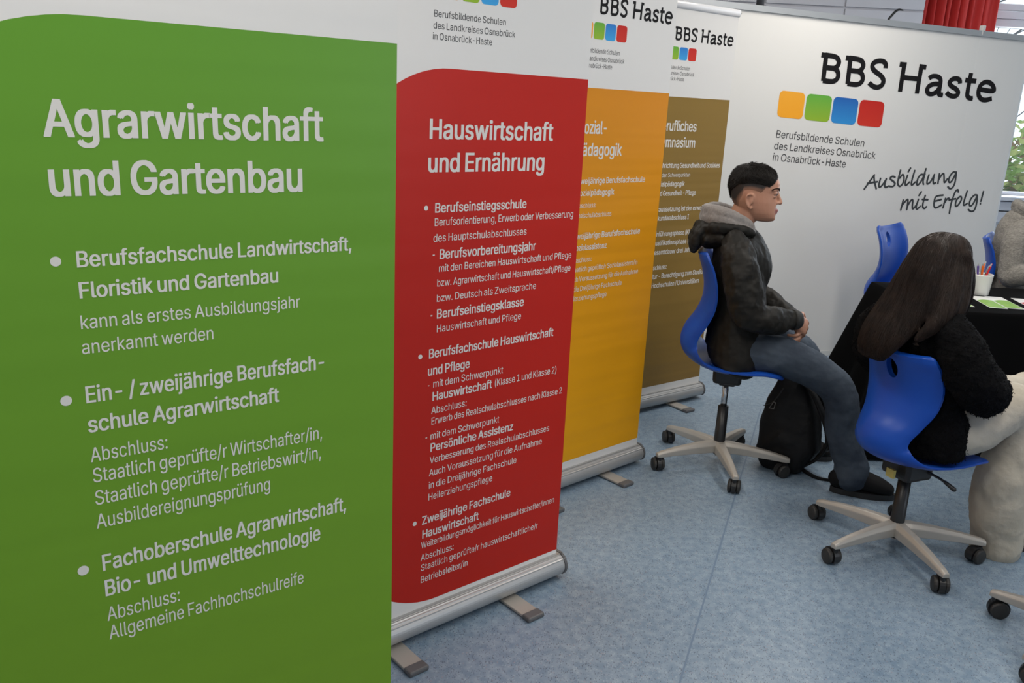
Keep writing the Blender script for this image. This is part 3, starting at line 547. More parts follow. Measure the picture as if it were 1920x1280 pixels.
 's': (365, '182 -8 211 -8 156 -8,112 3 133 -4 92 11,62 38 75 23 49 53,36 94 40 72 55 98,94 107 74 102 99 86,124 60 109 70 139 50,181 45 158 45 208 45,244 62 229 51 260 74,268 103 268 87 268 116,254 136 263 127 245 144,212 155 231 151 191 160,149 170 170 165 115 178,72 208 89 191 55 225,47 274 47 247 47 296,65 332 53 315 77 348,115 370 94 361 136 380,187 384 160 384 213 384,254 372 235 380 272 365,299 339 287 353 310 325,324 290 319 309 305 286,268 277 287 281 263 292,243 316 255 304 230 327,187 333 212 333 165 333,131 317 146 327 116 306,109 277 109 293 109 263,124 243 114 252 134 235,172 223 150 228 191 218,229 209 210 214 264 201,306 171 290 188 323 154,331 107 331 133 331 84,312 47 325 64 300 30,260 6 282 16 237 -3'),
 't': (227, '204 379 138 379 204 362,204 327 204 344 138 327,6 327 72 327 6 344,6 379 6 362 72 379;65 471 65 345 85 471,126 471 106 471 126 347,126 98 126 222 126 81,136 61 129 69 143 54,170 50 154 50 174 50,185 51 179 50 191 52,202 54 197 53 206 36,213 2 209 19 207 0,192 -3 200 -2 184 -4,168 -4 176 -4 136 -4,92 21 110 4 74 38,65 93 65 62 65 219'),
 'u': (410, '182 -5 211 -5 157 -5,115 11 134 0 95 21,69 59 80 37 58 80,53 139 53 107 53 219,53 379 53 299 73 379,114 379 93 379 114 301,114 144 114 222 114 114,137 75 121 91 152 58,200 50 173 50 218 50,249 62 235 54 264 70,283 97 275 81 292 112,296 153 296 131 296 228,296 379 296 304 316 379,357 379 337 379 357 253,357 0 357 126 337 0,298 0 318 0 298 31,298 92 298 61 301 92,307 92 304 92 295 57,257 17 279 32 235 2'),
 'v': (389, '163 0 184 0 114 126,17 379 66 253 40 379,84 379 62 379 111 305,165 155 138 230 174 132,187 87 181 110 193 64,206 21 199 42 198 21,184 21 191 21 191 42,203 87 197 64 209 110,224 155 216 132 251 230,305 379 278 305 327 379,371 379 349 379 323 253,226 0 275 126 205 0'),
 'w': (567, '138 0 158 0 99 126,23 379 61 253 44 379,87 379 66 379 103 324,133 214 118 269 140 191,154 137 147 165 161 108,175 41 168 76 172 41,165 41 168 41 172 75,186 135 179 106 193 163,206 214 199 190 221 269,252 379 237 324 273 379,316 379 295 379 332 324,362 214 347 269 368 190,382 136 375 164 388 107,402 41 395 76 399 41,391 41 395 41 399 75,413 135 406 107 420 164,434 214 427 190 449 269,480 379 465 324 502 379,545 379 523 379 506 253,429 0 468 126 409 0,368 0 389 0 352 57,319 172 335 114 314 189,305 225 309 207 300 243,291 280 295 261 286 299,277 338 281 318 281 338,291 338 286 338 286 319,277 280 281 299 272 261,263 225 267 243 258 206,248 172 253 189 231 114,199 0 215 57 178 0'),
 'y': (389, '47 -139 51 -140 52 -121,61 -86 57 -103 65 -86,71 -87 68 -87 83 -90,104 -89 94 -91 114 -87,130 -74 122 -82 138 -66,151 -36 145 -53 155 -24,163 -1 159 -13 114 126,17 379 66 252 40 379,84 379 62 379 111 305,165 155 138 230 174 132,187 87 181 109 193 64,206 21 199 42 198 21,184 21 191 21 190 42,202 87 196 64 209 110,224 155 216 132 251 230,305 379 278 305 327 379,371 379 349 379 316 234,204 -58 260 88 196 -78,177 -107 187 -94 166 -120,139 -136 153 -129 125 -142,91 -145 109 -145 81 -145,65 -143 72 -144 57 -142'),
 'z': (380, '42 0 141 0 42 15,42 46 42 30 112 137,254 320 183 228 254 321,254 323 254 322 185 323,48 323 117 323 48 342,48 379 48 361 143 379,333 379 238 379 333 363,333 331 333 347 264 241,126 60 195 150 126 59,126 56 126 58 197 56,339 56 268 56 339 38,339 0 339 19 240 0'),
 'ä': (389, '160 -9 182 -9 136 -9,94 5 114 -4 75 14,48 45 59 27 36 62,30 108 30 83 30 130,43 161 35 147 52 175,78 193 63 185 92 201,125 211 108 207 143 215,178 220 160 218 201 223,234 227 219 225 248 228,265 235 258 231 272 239,276 255 276 245 276 255,276 257 276 256 276 272,267 297 273 286 261 308,240 322 252 316 228 328,196 331 213 331 178 331,149 322 162 328 136 317,118 301 126 309 110 292,100 274 104 283 80 280,41 291 61 285 50 314,79 346 62 332 95 360,133 375 113 369 153 381,194 384 173 384 208 384,239 379 223 383 255 376,286 360 271 370 301 351,322 320 313 338 332 303,337 251 337 280 337 168,337 0 337 84 317 0,277 0 297 0 277 17,277 52 277 35 275 52,272 52 274 52 268 43,252 25 261 34 243 15,215 1 230 7 200 -5;170 45 155 45 193 45,228 59 212 50 243 68,263 93 255 79 271 107,276 138 276 122 276 155,276 190 276 173 273 187,259 182 268 184 251 180,231 176 242 178 221 174,200 171 210 172 190 170,175 168 182 169 161 166,134 159 147 163 121 154,103 139 111 148 96 131,92 105 92 119 92 92,102 72 95 81 109 63,130 52 118 57 142 48;261 443 272 443 250 443,233 455 240 447 225 462,221 483 221 472 221 494,233 512 225 504 240 519,261 523 250 523 272 523,290 512 282 519 298 504,301 483 301 494 301 472,290 455 298 462 282 447;117 443 129 443 106 443,89 455 97 447 81 462,77 483 77 472 77 494,89 512 81 504 97 519,117 523 106 523 129 523,146 512 138 519 154 504,158 483 158 494 158 472,146 455 154 462 138 447'),
 'ö': (415, '207 -8 242 -8 173 -8,117 16 143 0 91 33,56 85 71 56 41 114,34 187 34 149 34 227,56 291 41 262 71 321,117 360 91 343 143 376,207 384 173 384 242 384,299 360 273 376 325 343,359 291 345 321 374 262,381 187 381 227 381 149,359 85 374 114 345 56,299 16 325 33 273 0;207 46 182 46 233 46,270 66 254 53 287 79,307 117 299 96 315 139,319 187 319 162 319 213,307 258 315 236 299 280,270 310 287 297 254 323,207 330 233 330 182 330,145 310 161 323 129 297,108 258 116 280 100 237,96 187 96 213 96 162,108 117 100 139 116 96,145 66 129 79 161 53;279 443 290 443 268 443,251 455 259 447 243 462,239 483 239 472 239 494,251 512 243 504 259 519,279 523 268 523 290 523,308 512 300 519 316 504,320 483 320 494 320 472,308 455 316 462 300 447;136 443 147 443 124 443,107 455 115 447 99 462,95 483 95 472 95 494,107 512 99 504 115 519,136 523 124 523 147 523,164 512 156 519 172 504,176 483 176 494 176 472,164 455 172 462 156 447'),
 'ü': (410, '182 -5 211 -5 157 -5,115 11 134 0 95 21,69 59 80 37 58 80,53 139 53 107 53 219,53 379 53 299 73 379,114 379 93 379 114 301,114 144 114 222 114 114,137 75 121 91 152 58,200 50 173 50 218 50,249 62 235 54 264 70,283 97 275 81 292 112,296 153 296 131 296 228,296 379 296 304 316 379,357 379 337 379 357 253,357 0 357 126 337 0,298 0 318 0 298 31,298 92 298 61 301 92,307 92 304 92 295 57,257 17 279 32 235 2;277 443 288 443 266 443,248 455 256 447 240 462,236 483 236 472 236 494,248 512 240 504 256 519,277 523 266 523 288 523,305 512 298 519 313 504,317 483 317 494 317 472,305 455 313 462 298 447;133 443 144 443 122 443,104 455 112 447 97 462,93 483 93 472 93 494,104 512 97 504 112 519,133 523 122 523 144 523,162 512 154 519 170 504,173 483 173 494 173 472,162 455 170 462 154 447'),
}


_glyph_mesh = {}


def contour_points(code, steps=3):
    """Flattens the cubic contours of a character to closed polylines."""
    out = []
    for contour in code.split(';'):
        pts = [tuple(float(v) for v in p.split()) for p in contour.split(',')]
        poly = []
        for p, q in zip(pts, pts[1:] + pts[:1]):
            b0, b1, b2, b3 = (p[0], p[1]), (p[4], p[5]), (q[2], q[3]), (q[0], q[1])
            chord = Vector(b3) - Vector(b0)
            bend = max(abs(chord.x * (c[1] - b0[1]) - chord.y * (c[0] - b0[0])) for c in (b1, b2)) / max(chord.length, 1e-6)
            n = 1 if bend < 1.5 else steps
            for k in range(n):
                t = k / n
                w = ((1 - t) ** 3, 3 * t * (1 - t) ** 2, 3 * t * t * (1 - t), t ** 3)
                poly.append((sum(wi * c[0] for wi, c in zip(w, (b0, b1, b2, b3))), sum(wi * c[1] for wi, c in zip(w, (b0, b1, b2, b3)))))
        out.append(poly)
    return out


def fill_union(polys):
    """Non-zero fill of overlapping closed polylines as one layer of flat strips."""
    edges = []
    ys = []
    for poly in polys:
        for (xa, ya), (xb, yb) in zip(poly, poly[1:] + poly[:1]):
            ys += [ya, yb]
            if abs(ya - yb) > 1e-6:
                edges.append((xa, ya, xb, yb, 1) if ya < yb else (xb, yb, xa, ya, -1))
    ys.sort()
    lev = [ys[0]]
    for y in ys:
        if y - lev[-1] > 2.5:
            lev.append(y)
    lev[-1] = ys[-1]
    V, F = [], []
    for y0, y1 in zip(lev, lev[1:]):
        ym = (y0 + y1) / 2
        act = []
        for xa, ya, xb, yb, d in edges:
            if ya <= ym < yb:
                g = (xb - xa) / (yb - ya)
                act.append((xa + g * (ym - ya), xa + g * (min(max(y0, ya), yb) - ya), xa + g * (min(max(y1, ya), yb) - ya), d))
        act.sort()
        wind = 0
        for e in act:
            if wind == 0:
                start = e
            wind += e[3]
            if wind == 0 and e[0] - start[0] > .3:
                b = len(V)
                V += [(start[1], y0), (e[1], y0), (e[2], y1), (start[2], y1)]
                F.append((b, b + 1, b + 2, b + 3))
    return V, F


# how far the regular outline is fattened, in thousandths of the type size
FATTEN = {'h': (20, 7), 'b': (17, 6), 't': (4, 0), 'd': (0, 0)}


def glyph(ch, weight):
    """Filled shape of one character, baseline at zero, cap height 508.7 thousandths."""
    if (ch, weight) in _glyph_mesh:
        return _glyph_mesh[ch, weight]
    adv, code = GLYPHS[ch]
    polys = contour_points(code)
    bx_, by_ = FATTEN[weight]
    if by_:
        shifts = [(-bx_, -by_), (-bx_, by_), (bx_, -by_), (bx_, by_)]
    elif bx_:
        shifts = [(-bx_, 0), (bx_, 0)]
    else:
        shifts = [(0, 0)]
    vs, fs = fill_union([[(x + dx, y + dy) for x, y in p] for p in polys for dx, dy in shifts])
    _glyph_mesh[ch, weight] = (adv / 1000, [(x / 1000, y / 1000) for x, y in vs], fs)
    return _glyph_mesh[ch, weight]


def write_line(V, F, text, weight, origin, ux, uz, width, cap):
    """Appends one line of type: origin and unit directions are (x, z) pairs in the sheet's plane."""
    nat = sum(glyph(c, weight)[0] if c != ' ' else 0.14 for c in text)
    sx, sy = width / nat, cap / 0.5087
    pen = 0.0
    for ch in text:
        if ch == ' ':
            pen += 0.14 * sx
            continue
        adv, vs, fs = glyph(ch, weight)
        base = len(V)
        for x, y in vs:
            a, b = pen + x * sx, y * sy
            V.append((origin[0] + ux[0] * a + uz[0] * b, origin[1] + ux[1] * a + uz[1] * b))
        F.extend(tuple(base + i for i in f) for f in fs)
        pen += adv * sx


def disc2(V, F, c, r, n=20):
    base = len(V)
    V.extend((c[0] + r * cos(2 * pi * i / n), c[1] + r * sin(2 * pi * i / n)) for i in range(n))
    F.append(tuple(range(base, base + n)))


def strokes2(V, F, strokes, w, scale, k=4, round_end=True):
    """Pen strokes of width w along (x, z) points, filled as one layer."""
    polys = []
    for pts in strokes:
        P = [Vector(p) * scale for p in spline(pts, k)]
        N = len(P)
        hw = w * scale / 2
        left, right = [], []
        for i in range(N):
            t = P[min(i + 1, N - 1)] - P[max(i - 1, 0)]
            t = t.normalized() if t.length > 1e-9 else Vector((1, 0))
            nrm = Vector((-t.y, t.x)) * hw
            left.append(tuple(P[i] + nrm))
            right.append(tuple(P[i] - nrm))
        for i in range(N - 1):
            polys.append([left[i], right[i], right[i + 1], left[i + 1]])
        dots = P if round_end else P[3:-3]
        for c in dots:
            polys.append([(c.x + hw * cos(2 * pi * q / 14), c.y + hw * sin(2 * pi * q / 14)) for q in range(14)])
    good = []
    for poly in polys:
        a = sum(p[0] * q[1] - q[0] * p[1] for p, q in zip(poly, poly[1:] + poly[:1]))
        if abs(a) > 1e-9:
            good.append(poly if a > 0 else poly[::-1])
    vs, fs = fill_union(good)
    base = len(V)
    V.extend((x / scale, y / scale) for x, y in vs)
    F.extend(tuple(base + q for q in f) for f in fs)


def flat_print(name, V, F, m, parent, y):
    """Ink standing a hair's breadth in front of the sheet."""
    me = bpy.data.meshes.new(name)
    me.from_pydata([(x, y, z) for x, z in V], [], F)
    return link(name, me, parent, (m,))


def rounded_rect(x0, x1, z0, z1, r, n=5):
    out = []
    for cx, cz, a in ((x1 - r, z0 + r, -90), (x1 - r, z1 - r, 0), (x0 + r, z1 - r, 90), (x0 + r, z0 + r, 180)):
        for i in range(n + 1):
            t = radians(a + 90 * i / n)
            out.append((cx + r * cos(t), cz + r * sin(t)))
    return out


# ------------------------------------------------------------------ shared materials
M_WHITE_PAINT = mat('white_paint', (0.74, 0.75, 0.76), 0.6, bump=(40, 0.08, (1, 1, 1)))
M_CEIL = mat('ceiling_paint', (0.78, 0.78, 0.76), 0.8, bump=(60, 0.1, (1, 1, 1)))
M_PAPER = mat('banner_sheet_white', (0.71, 0.70, 0.69), 0.5, bump=(5, 0.08, (0.25, 1, 5)), spec=0.15)
M_INK_LIGHT = mat('print_white', (0.68, 0.66, 0.63), 0.5, spec=0.3)
M_INK_DARK = mat('print_black', (0.012, 0.011, 0.012), 0.5, spec=0.08)
M_INK_GREY = mat('print_dark_grey', (0.06, 0.06, 0.065), 0.5, spec=0.08)
M_INK_SLOGAN = mat('print_slate_grey', (0.055, 0.06, 0.065), 0.5, spec=0.08)
M_ALU = mat('brushed_aluminium', (0.46, 0.46, 0.46), 0.45, 0.6, bump=(60, 0.05, (0.02, 1, 1)))
M_CAP = mat('dark_grey_plastic', (0.10, 0.10, 0.105), 0.5)
M_SILVER = mat('silver_painted_steel', (0.41, 0.385, 0.35), 0.42, 0.3)
M_SQ = {
    'orange': gradient_mat('square_orange', 0, (0.78, 0.36, 0.02), 1, (0.80, 0.33, 0.02), 0.4),
}
M_BLACK_PLASTIC = mat('black_plastic', (0.012, 0.012, 0.013), 0.38)
M_WHEEL = mat('caster_rubber', (0.022, 0.021, 0.020), 0.55)
M_CHROME = mat('chrome_column', (0.55, 0.56, 0.58), 0.18, 1.0)
M_BLUE = mat('blue_polypropylene', (0.006, 0.062, 0.38), 0.36, bump=(300, 0.02, (1, 1, 1)), spec=0.35)
M_SKIN = mat('skin', (0.40, 0.20, 0.125), 0.48, bump=(160, 0.06, (1, 1, 1)), vary=(14, (0.44, 0.215, 0.14)))
M_LIP = mat('lips', (0.30, 0.105, 0.09), 0.4)
M_HAIR_BLACK = mat('black_hair', (0.0075, 0.006, 0.0055), 0.42, vary=(60, (0.015, 0.012, 0.010)), spec=0.35)
M_STUBBLE = mat('cropped_hair_on_skin', (0.40, 0.20, 0.125), 0.55)
_nt = M_STUBBLE.node_tree
_at = _nt.nodes.new('ShaderNodeAttribute')
_at.attribute_name = 'hair_length'
_mx = _nt.nodes.new('ShaderNodeMix')
_mx.data_type = 'RGBA'
_mx.inputs['A'].default_value = (0.40, 0.20, 0.125, 1)
_mx.inputs['B'].default_value = (0.014, 0.009, 0.008, 1)
_nt.links.new(_at.outputs['Fac'], _mx.inputs['Factor'])
_nt.links.new(_mx.outputs['Result'], _nt.nodes['Principled BSDF'].inputs['Base Color'])
M_HAIR_BROWN = mat('dark_brown_hair', (0.011, 0.0062, 0.0046), 0.5, vary=(30, (0.021, 0.0115, 0.008)), spec=0.25)
M_HAIR_CAP = mat('black_hair_roots', (0.007, 0.0056, 0.005), 0.9, spec=0.05)
M_EYE = mat('eye_white', (0.36, 0.33, 0.31), 0.2)
M_IRIS = mat('eye_iris', (0.015, 0.009, 0.006), 0.12)
M_JACKET = mat('black_nylon_jacket', (0.0125, 0.0115, 0.0100), 0.55, bump=(30, 0.08, (1, 1, 1)), spec=0.18)
M_CUFF = mat('black_rib_cuff', (0.008, 0.008, 0.008), 0.7)
M_HOODIE = mat('grey_marl_jersey', (0.185, 0.168, 0.160), 0.85, bump=(90, 0.2, (1, 1, 1)), vary=(120, (0.23, 0.21, 0.20)), sheen=0.2)
M_JEANS = mat('blue_grey_denim', (0.024, 0.034, 0.052), 0.8, bump=(60, 0.12, (1, 1, 1)), vary=(6, (0.055, 0.072, 0.098)), spec=0.25)
M_SHOE = mat('black_suede', (0.006, 0.006, 0.007), 0.8, spec=0.2)
M_SOLE = mat('black_rubber_sole', (0.010, 0.010, 0.011), 0.6)
M_SOCK = mat('pale_sock', (0.35, 0.33, 0.31), 0.9)
M_BAG = mat('black_nylon_bag', (0.006, 0.006, 0.007), 0.6, bump=(40, 0.2, (1, 1, 1)), spec=0.25)
M_FLEECE = mat('black_fleece', (0.0035, 0.0035, 0.004), 0.95, bump=(70, 0.8, (1, 1, 1)), spec=0.1)
M_BEIGE = mat('beige_corduroy', (0.40, 0.36, 0.29), 0.88, bump=(60, 0.25, (1, 1, 1)), vary=(6, (0.45, 0.41, 0.34)))
M_KNIT = mat('grey_wool_knit', (0.19, 0.18, 0.163), 0.95, bump=(110, 0.6, (1, 1, 2.6)), vary=(90, (0.29, 0.275, 0.25)), spec=0.1)
M_CLOTH = mat('black_tablecloth_fabric', (0.003, 0.003, 0.0033), 0.95, spec=0.05)
M_WHITE_CERAMIC = mat('white_ceramic', (0.72, 0.72, 0.70), 0.25)
M_RED_CURTAIN = mat('red_curtain_fabric', (0.62, 0.045, 0.04), 0.75, bump=(120, 0.1, (1, 1, 1)))
M_FRAME = mat('white_window_frame', (0.62, 0.62, 0.66), 0.4)

# ------------------------------------------------------------------ the room
def floor_material():
    m = mat('speckled_blue_linoleum', (0.16, 0.235, 0.33), 0.34)
    nt = m.node_tree
    b = nt.nodes['Principled BSDF']
    tc = nt.nodes.new('ShaderNodeTexCoord')
    base = nt.nodes.new('ShaderNodeValToRGB')
    n1 = nt.nodes.new('ShaderNodeTexNoise')
    n1.inputs['Scale'].default_value = 34
    n1.inputs['Detail'].default_value = 6
    nt.links.new(tc.outputs['Object'], n1.inputs['Vector'])
    base.color_ramp.elements[0].position, base.color_ramp.elements[1].position = 0.36, 0.66
    base.color_ramp.elements[0].color = (0.162, 0.236, 0.322, 1)
    base.color_ramp.elements[1].color = (0.240, 0.315, 0.395, 1)
    nt.links.new(n1.outputs['Fac'], base.inputs['Fac'])
    last = base.outputs[0]
    for sc, thr, colr, seed, amt in ((200, 0.34, (0.035, 0.05, 0.085), 0.0, .60), (190, 0.34, (0.40, 0.47, 0.54), 7.3, .35), (260, 0.30, (0.05, 0.07, 0.11), 3.1, .55), (110, 0.18, (0.33, 0.26, 0.27), 11.0, .5)):
        mp = nt.nodes.new('ShaderNodeMapping')
        mp.inputs['Location'].default_value = (seed, seed * 1.7, 0)
        mp.inputs['Rotation'].default_value = (0, 0, seed)
        mp.inputs['Scale'].default_value = (1, 0.55, 1)
        nt.links.new(tc.outputs['Object'], mp.inputs['Vector'])
        vo = nt.nodes.new('ShaderNodeTexVoronoi')
        vo.inputs['Scale'].default_value = sc
        nt.links.new(mp.outputs[0], vo.inputs['Vector'])
        # only some of the cells hold a fleck
        sep = nt.nodes.new('ShaderNodeSeparateColor')
        nt.links.new(vo.outputs['Color'], sep.inputs[0])
        lt = nt.nodes.new('ShaderNodeMath')
        lt.operation = 'LESS_THAN'
        nt.links.new(vo.outputs['Distance'], lt.inputs[0])
        lt.inputs[1].default_value = thr
        gt = nt.nodes.new('ShaderNodeMath')
        gt.operation = 'GREATER_THAN'
        nt.links.new(sep.outputs[0], gt.inputs[0])
        gt.inputs[1].default_value = 0.66
        mu = nt.nodes.new('ShaderNodeMath')
        mu.operation = 'MULTIPLY'
        nt.links.new(lt.outputs[0], mu.inputs[0])
        nt.links.new(gt.outputs[0], mu.inputs[1])
        m2 = nt.nodes.new('ShaderNodeMath')
        m2.operation = 'MULTIPLY'
        nt.links.new(mu.outputs[0], m2.inputs[0])
        m2.inputs[1].default_value = amt
        mx = nt.nodes.new('ShaderNodeMix')
        mx.data_type = 'RGBA'
        nt.links.new(m2.outputs[0], mx.inputs['Factor'])
        nt.links.new(last, mx.inputs['A'])
        mx.inputs['B'].default_value = (*colr, 1)
        last = mx.outputs['Result']
    nt.links.new(last, b.inputs['Base Color'])
    bp = nt.nodes.new('ShaderNodeBump')
    bp.inputs['Strength'].default_value = 0.05
    bp.inputs['Distance'].default_value = 0.003
    nt.links.new(n1.outputs['Fac'], bp.inputs['Height'])
    nt.links.new(bp.outputs[0], b.inputs['Normal'])
    return m


X0, X1, Y0, Y1, ZC = -3.0, 6.0, -2.5, 7.25, 3.0
WX0, WX1, WZ0, WZ1 = 3.66, 5.7, 1.02, 2.85          # window opening in the far wall
struct(bx('floor', X0, X1, Y0, Y1, -0.1, 0.0, floor_material()))
seam = struct(bx('trim_1', -0.003, 0.003, -5.0, 0.9, 0.0, 0.0006, mat('floor_weld_seam', (0.125, 0.19, 0.28), 0.4)))
seam.location = (1.084, 3.609, 0)
seam.rotation_euler = (0, 0, radians(-20.1))
struct(bx('ceiling', X0, X1, Y0, Y1, ZC, ZC + 0.1, M_CEIL))
struct(bx('wall_left', X0 - 0.15, X0, Y0, Y1, 0, ZC, M_WHITE_PAINT))
struct(bx('wall_front', X0, X1, Y0 - 0.15, Y0, 0, ZC, M_WHITE_PAINT))
bm = bmesh.new()
box(bm, X1, X1 + .15, Y0, -2.0, 0, ZC)
box(bm, X1, X1 + .15, 0.2, Y1, 0, ZC)
box(bm, X1, X1 + .15, -2.0, 0.2, 0, 1.0)
box(bm, X1, X1 + .15, -2.0, 0.2, 2.5, ZC)
struct(build('wall_right', bm, M_WHITE_PAINT))
win2 = bpy.data.objects.new('window_2', None)
COL.objects.link(win2)
win2.location = (X1, 0, 0)
struct(win2)
bm = bmesh.new()
for y0, y1, z0, z1 in ((-2.0, -1.93, 1.0, 2.5), (.13, .2, 1.0, 2.5), (-.94, -.86, 1.0, 2.5), (-2.0, .2, 1.0, 1.07), (-2.0, .2, 2.43, 2.5)):
    box(bm, .02, .09, y0, y1, z0, z1, .006)
build('window_frame', bm, M_FRAME, win2)
bm = bmesh.new()
box(bm, X0, WX0, Y1, Y1 + 0.2, 0, ZC)
box(bm, WX1, X1, Y1, Y1 + 0.2, 0, ZC)
box(bm, WX0, WX1, Y1, Y1 + 0.2, 0, WZ0)
box(bm, WX0, WX1, Y1, Y1 + 0.2, WZ1, ZC)
struct(build('wall_back', bm, M_WHITE_PAINT))

# the window: frame, transom boards, sill, panes
win = bpy.data.objects.new('window_1', None)
COL.objects.link(win)
win.location = (0, Y1, 0)
struct(win)
bm = bmesh.new()
for x0, x1, z0, z1 in ((WX0, WX0 + .05, WZ0, WZ1), (WX1 - .07, WX1, WZ0, WZ1), (WX0, WX1, WZ1 - .07, WZ1), (WX0, WX1, WZ0, WZ0 + .03), (4.65, 4.73, WZ0, WZ1)):
    box(bm, x0, x1, 0.02, 0.09, z0, z1, 0.006)
build('window_frame', bm, M_FRAME, win)
for nm, z0, z1, y in (('transom_board', 2.335, 2.395, 0.0), ('transom_board', 2.397, 2.455, -0.012), ('transom_board', 2.457, 2.51, 0.0)):
    bx(nm, WX0, WX1, y, 0.10, z0, z1, M_FRAME, win, 0.006)
M_GLASS = bpy.data.materials.new('window_glass')
M_GLASS.use_nodes = True
_nt = M_GLASS.node_tree
_nt.nodes.clear()
_o = _nt.nodes.new('ShaderNodeOutputMaterial')
_t = _nt.nodes.new('ShaderNodeBsdfTransparent')
_g = _nt.nodes.new('ShaderNodeBsdfGlossy')
_g.inputs['Roughness'].default_value = 0.02
_mx = _nt.nodes.new('ShaderNodeMixShader')
_mx.inputs[0].default_value = 0.06
_nt.links.new(_t.outputs[0], _mx.inputs[1])
_nt.links.new(_g.outputs[0], _mx.inputs[2])
_nt.links.new(_mx.outputs[0], _o.inputs[0])
bx('pane', WX0 + .04, 4.66, 0.05, 0.056, WZ0 + .03, 2.34, M_GLASS, win)
bx('pane', 4.72, WX1 - .06, 0.05, 0.056, WZ0 + .03, 2.34, M_GLASS, win)
bx('pane', WX0 + .04, 4.66, 0.05, 0.056, 2.50, WZ1 - .06, M_GLASS, win)
bx('pane', 4.72, WX1 - .06, 0.05, 0.056, 2.50, WZ1 - .06, M_GLASS, win)
bx('pane', .05, .056, -1.95, -.92, 1.05, 2.45, M_GLASS, win2)
bx('pane', .05, .056, -.88, .15, 1.05, 2.45, M_GLASS, win2)
bx('window_sill', WX0 - .05, WX1 + .05, -0.16, 0.02, 0.985, 1.02, M_FRAME, win, 0.008)
bx('sill_board', WX0 - .05, WX1 + .05, -0.10, -0.02, 0.90, 0.975, M_FRAME, win, 0.006)
struct(bx('trim_2', WX0 - .3, X1, Y1 - .09, Y1, 0.80, 0.89, M_FRAME, None, 0.006))
struct(bx('baseboard_back', X0, X1, Y1 - .015, Y1, 0, 0.09, M_CAP))

# the red curtain left of the window, pleated cloth hanging from a rail
t = thing('curtain', 'red pleated curtain hanging left of the window, behind the white display wall', 'curtain', (3.03, Y1 - 0.16, 0))
bm = bmesh.new()
rows = [0.5, 1.0, 1.6, 2.2, 2.6, 2.90]
NX = 150
prev = None
for z in rows:
    ring = []
    for i in range(NX + 1):
        u = i / NX
        w = 0.052 * sin(u * 2 * pi * 10.5 + 0.7 * sin(u * 17)) * (0.65 + 0.35 * sin(u * 5.3 + 1)) + 0.012 * sin(u * 61 + z)
        ring.append(bm.verts.new((u * 0.63 + 0.010 * sin(u * 40 + z * 1.3), w, z)))
    if prev:
        for i in range(NX):
            bm.faces.new((prev[i], prev[i + 1], ring[i + 1], ring[i]))
    prev = ring
c = build('pleated_cloth', bm, M_RED_CURTAIN, t, True)
sd = c.modifiers.new('thickness', 'SOLIDIFY')
sd.thickness = 0.003
bm = bmesh.new()
tube(bm, [(-0.05, 0, 2.915, 0.012), (2.6, 0, 2.915, 0.012)])
build('curtain_rail', bm, M_FRAME, t, True)
for x in (0.0, 2.5):
    bx('rail_bracket', x - .01, x + .01, -.01, 0.16, 2.905, 2.93, M_FRAME, t)

# white built-in cupboards along the far wall
M_CUP = mat('cupboard_laminate', (0.60, 0.60, 0.65), 0.35)
M_CUP_GAP = mat('cupboard_handle_steel', (0.45, 0.45, 0.47), 0.3, 0.8)
CUP = [(0.45, 1.70, 'tall white cupboard with two doors beside the panelled column, behind the brown banner'),
       (1.76, 2.95, 'tall white cupboard nearest the red curtain, behind the display wall')]
for x0, x1, lb in CUP:
    t = thing('cupboard', lb, 'cupboard', (x0, Y1 - 0.45, 0), 0, 'white cupboards on the far wall')
    w = x1 - x0
    bx('carcass', 0, w, 0.02, 0.44, 0, 2.75, M_CUP, t, 0.003)
    half = w / 2
    for k in range(2):
        for z0, z1 in ((0.08, 2.36), (2.375, 2.73)):
            dr = bx('door', k * half + 0.006, (k + 1) * half - 0.006, 0.0, 0.02, z0, z1, M_CUP, t, 0.003)
            if z0 < 1:
                hx = half - 0.05 if k == 0 else half + 0.05
                bx('handle', hx - .006, hx + .006, -0.03, 0.0, 1.0, 1.16, M_CUP_GAP, dr, 0.003)
t = thing('cable', 'black cable arching up behind the top edge of the display wall', 'cable', (2.62, 6.6, 0))
bm = bmesh.new()
tube(bm, [(0.20, 0.0, 0.012, .008), (0.06, 0, 1.2, .008), (-.01, 0, 2.0, .008), (-.015, 0, 2.24, .008), (.015, 0, 2.31, .009), (.05, 0, 2.345, .008), (.085, 0, 2.345, .005)], 6, 8)
build('cable_lead', bm, M_BLACK_PLASTIC, t, True)

# ceiling lamps
M_DIFF = emit_mat('lamp_diffuser', (1.0, 0.95, 0.88), 3.0)
for i, (x, y) in enumerate(LAMPS):
    side, row = ('left' if x < 2 else 'right'), ('front', 'middle', 'rear')[i % 3]
    t = thing('ceiling_lamp', f'long white fluorescent ceiling lamp, {side} row, {row} of three', 'ceiling lamp', (x, y, ZC), 0, 'fluorescent lamps on the ceiling')
    bx('lamp_housing', -.18, .18, -.66, .66, -.05, 0, M_WHITE_PAINT, t, .006)
    bx('lamp_diffuser', -.15, .15, -.625, .625, -.062, -.05, M_DIFF, t, .004)

# outside the window: lawn, a leafy shrub and bare trees
random.seed(4)
struct(bx('ground_outside', -2, 14, Y1 + .25, 22, -0.6, -0.5, mat('lawn', (0.10, 0.17, 0.05), 0.9, bump=(30, 0.5, (1, 1, 1)), vary=(8, (0.16, 0.22, 0.06)))))
LEAF = [mat('leaf_green', (0.20, 0.34, 0.07), 0.6), mat('leaf_yellow_green', (0.40, 0.46, 0.14), 0.6), mat('leaf_brown', (0.30, 0.20, 0.10), 0.7)]


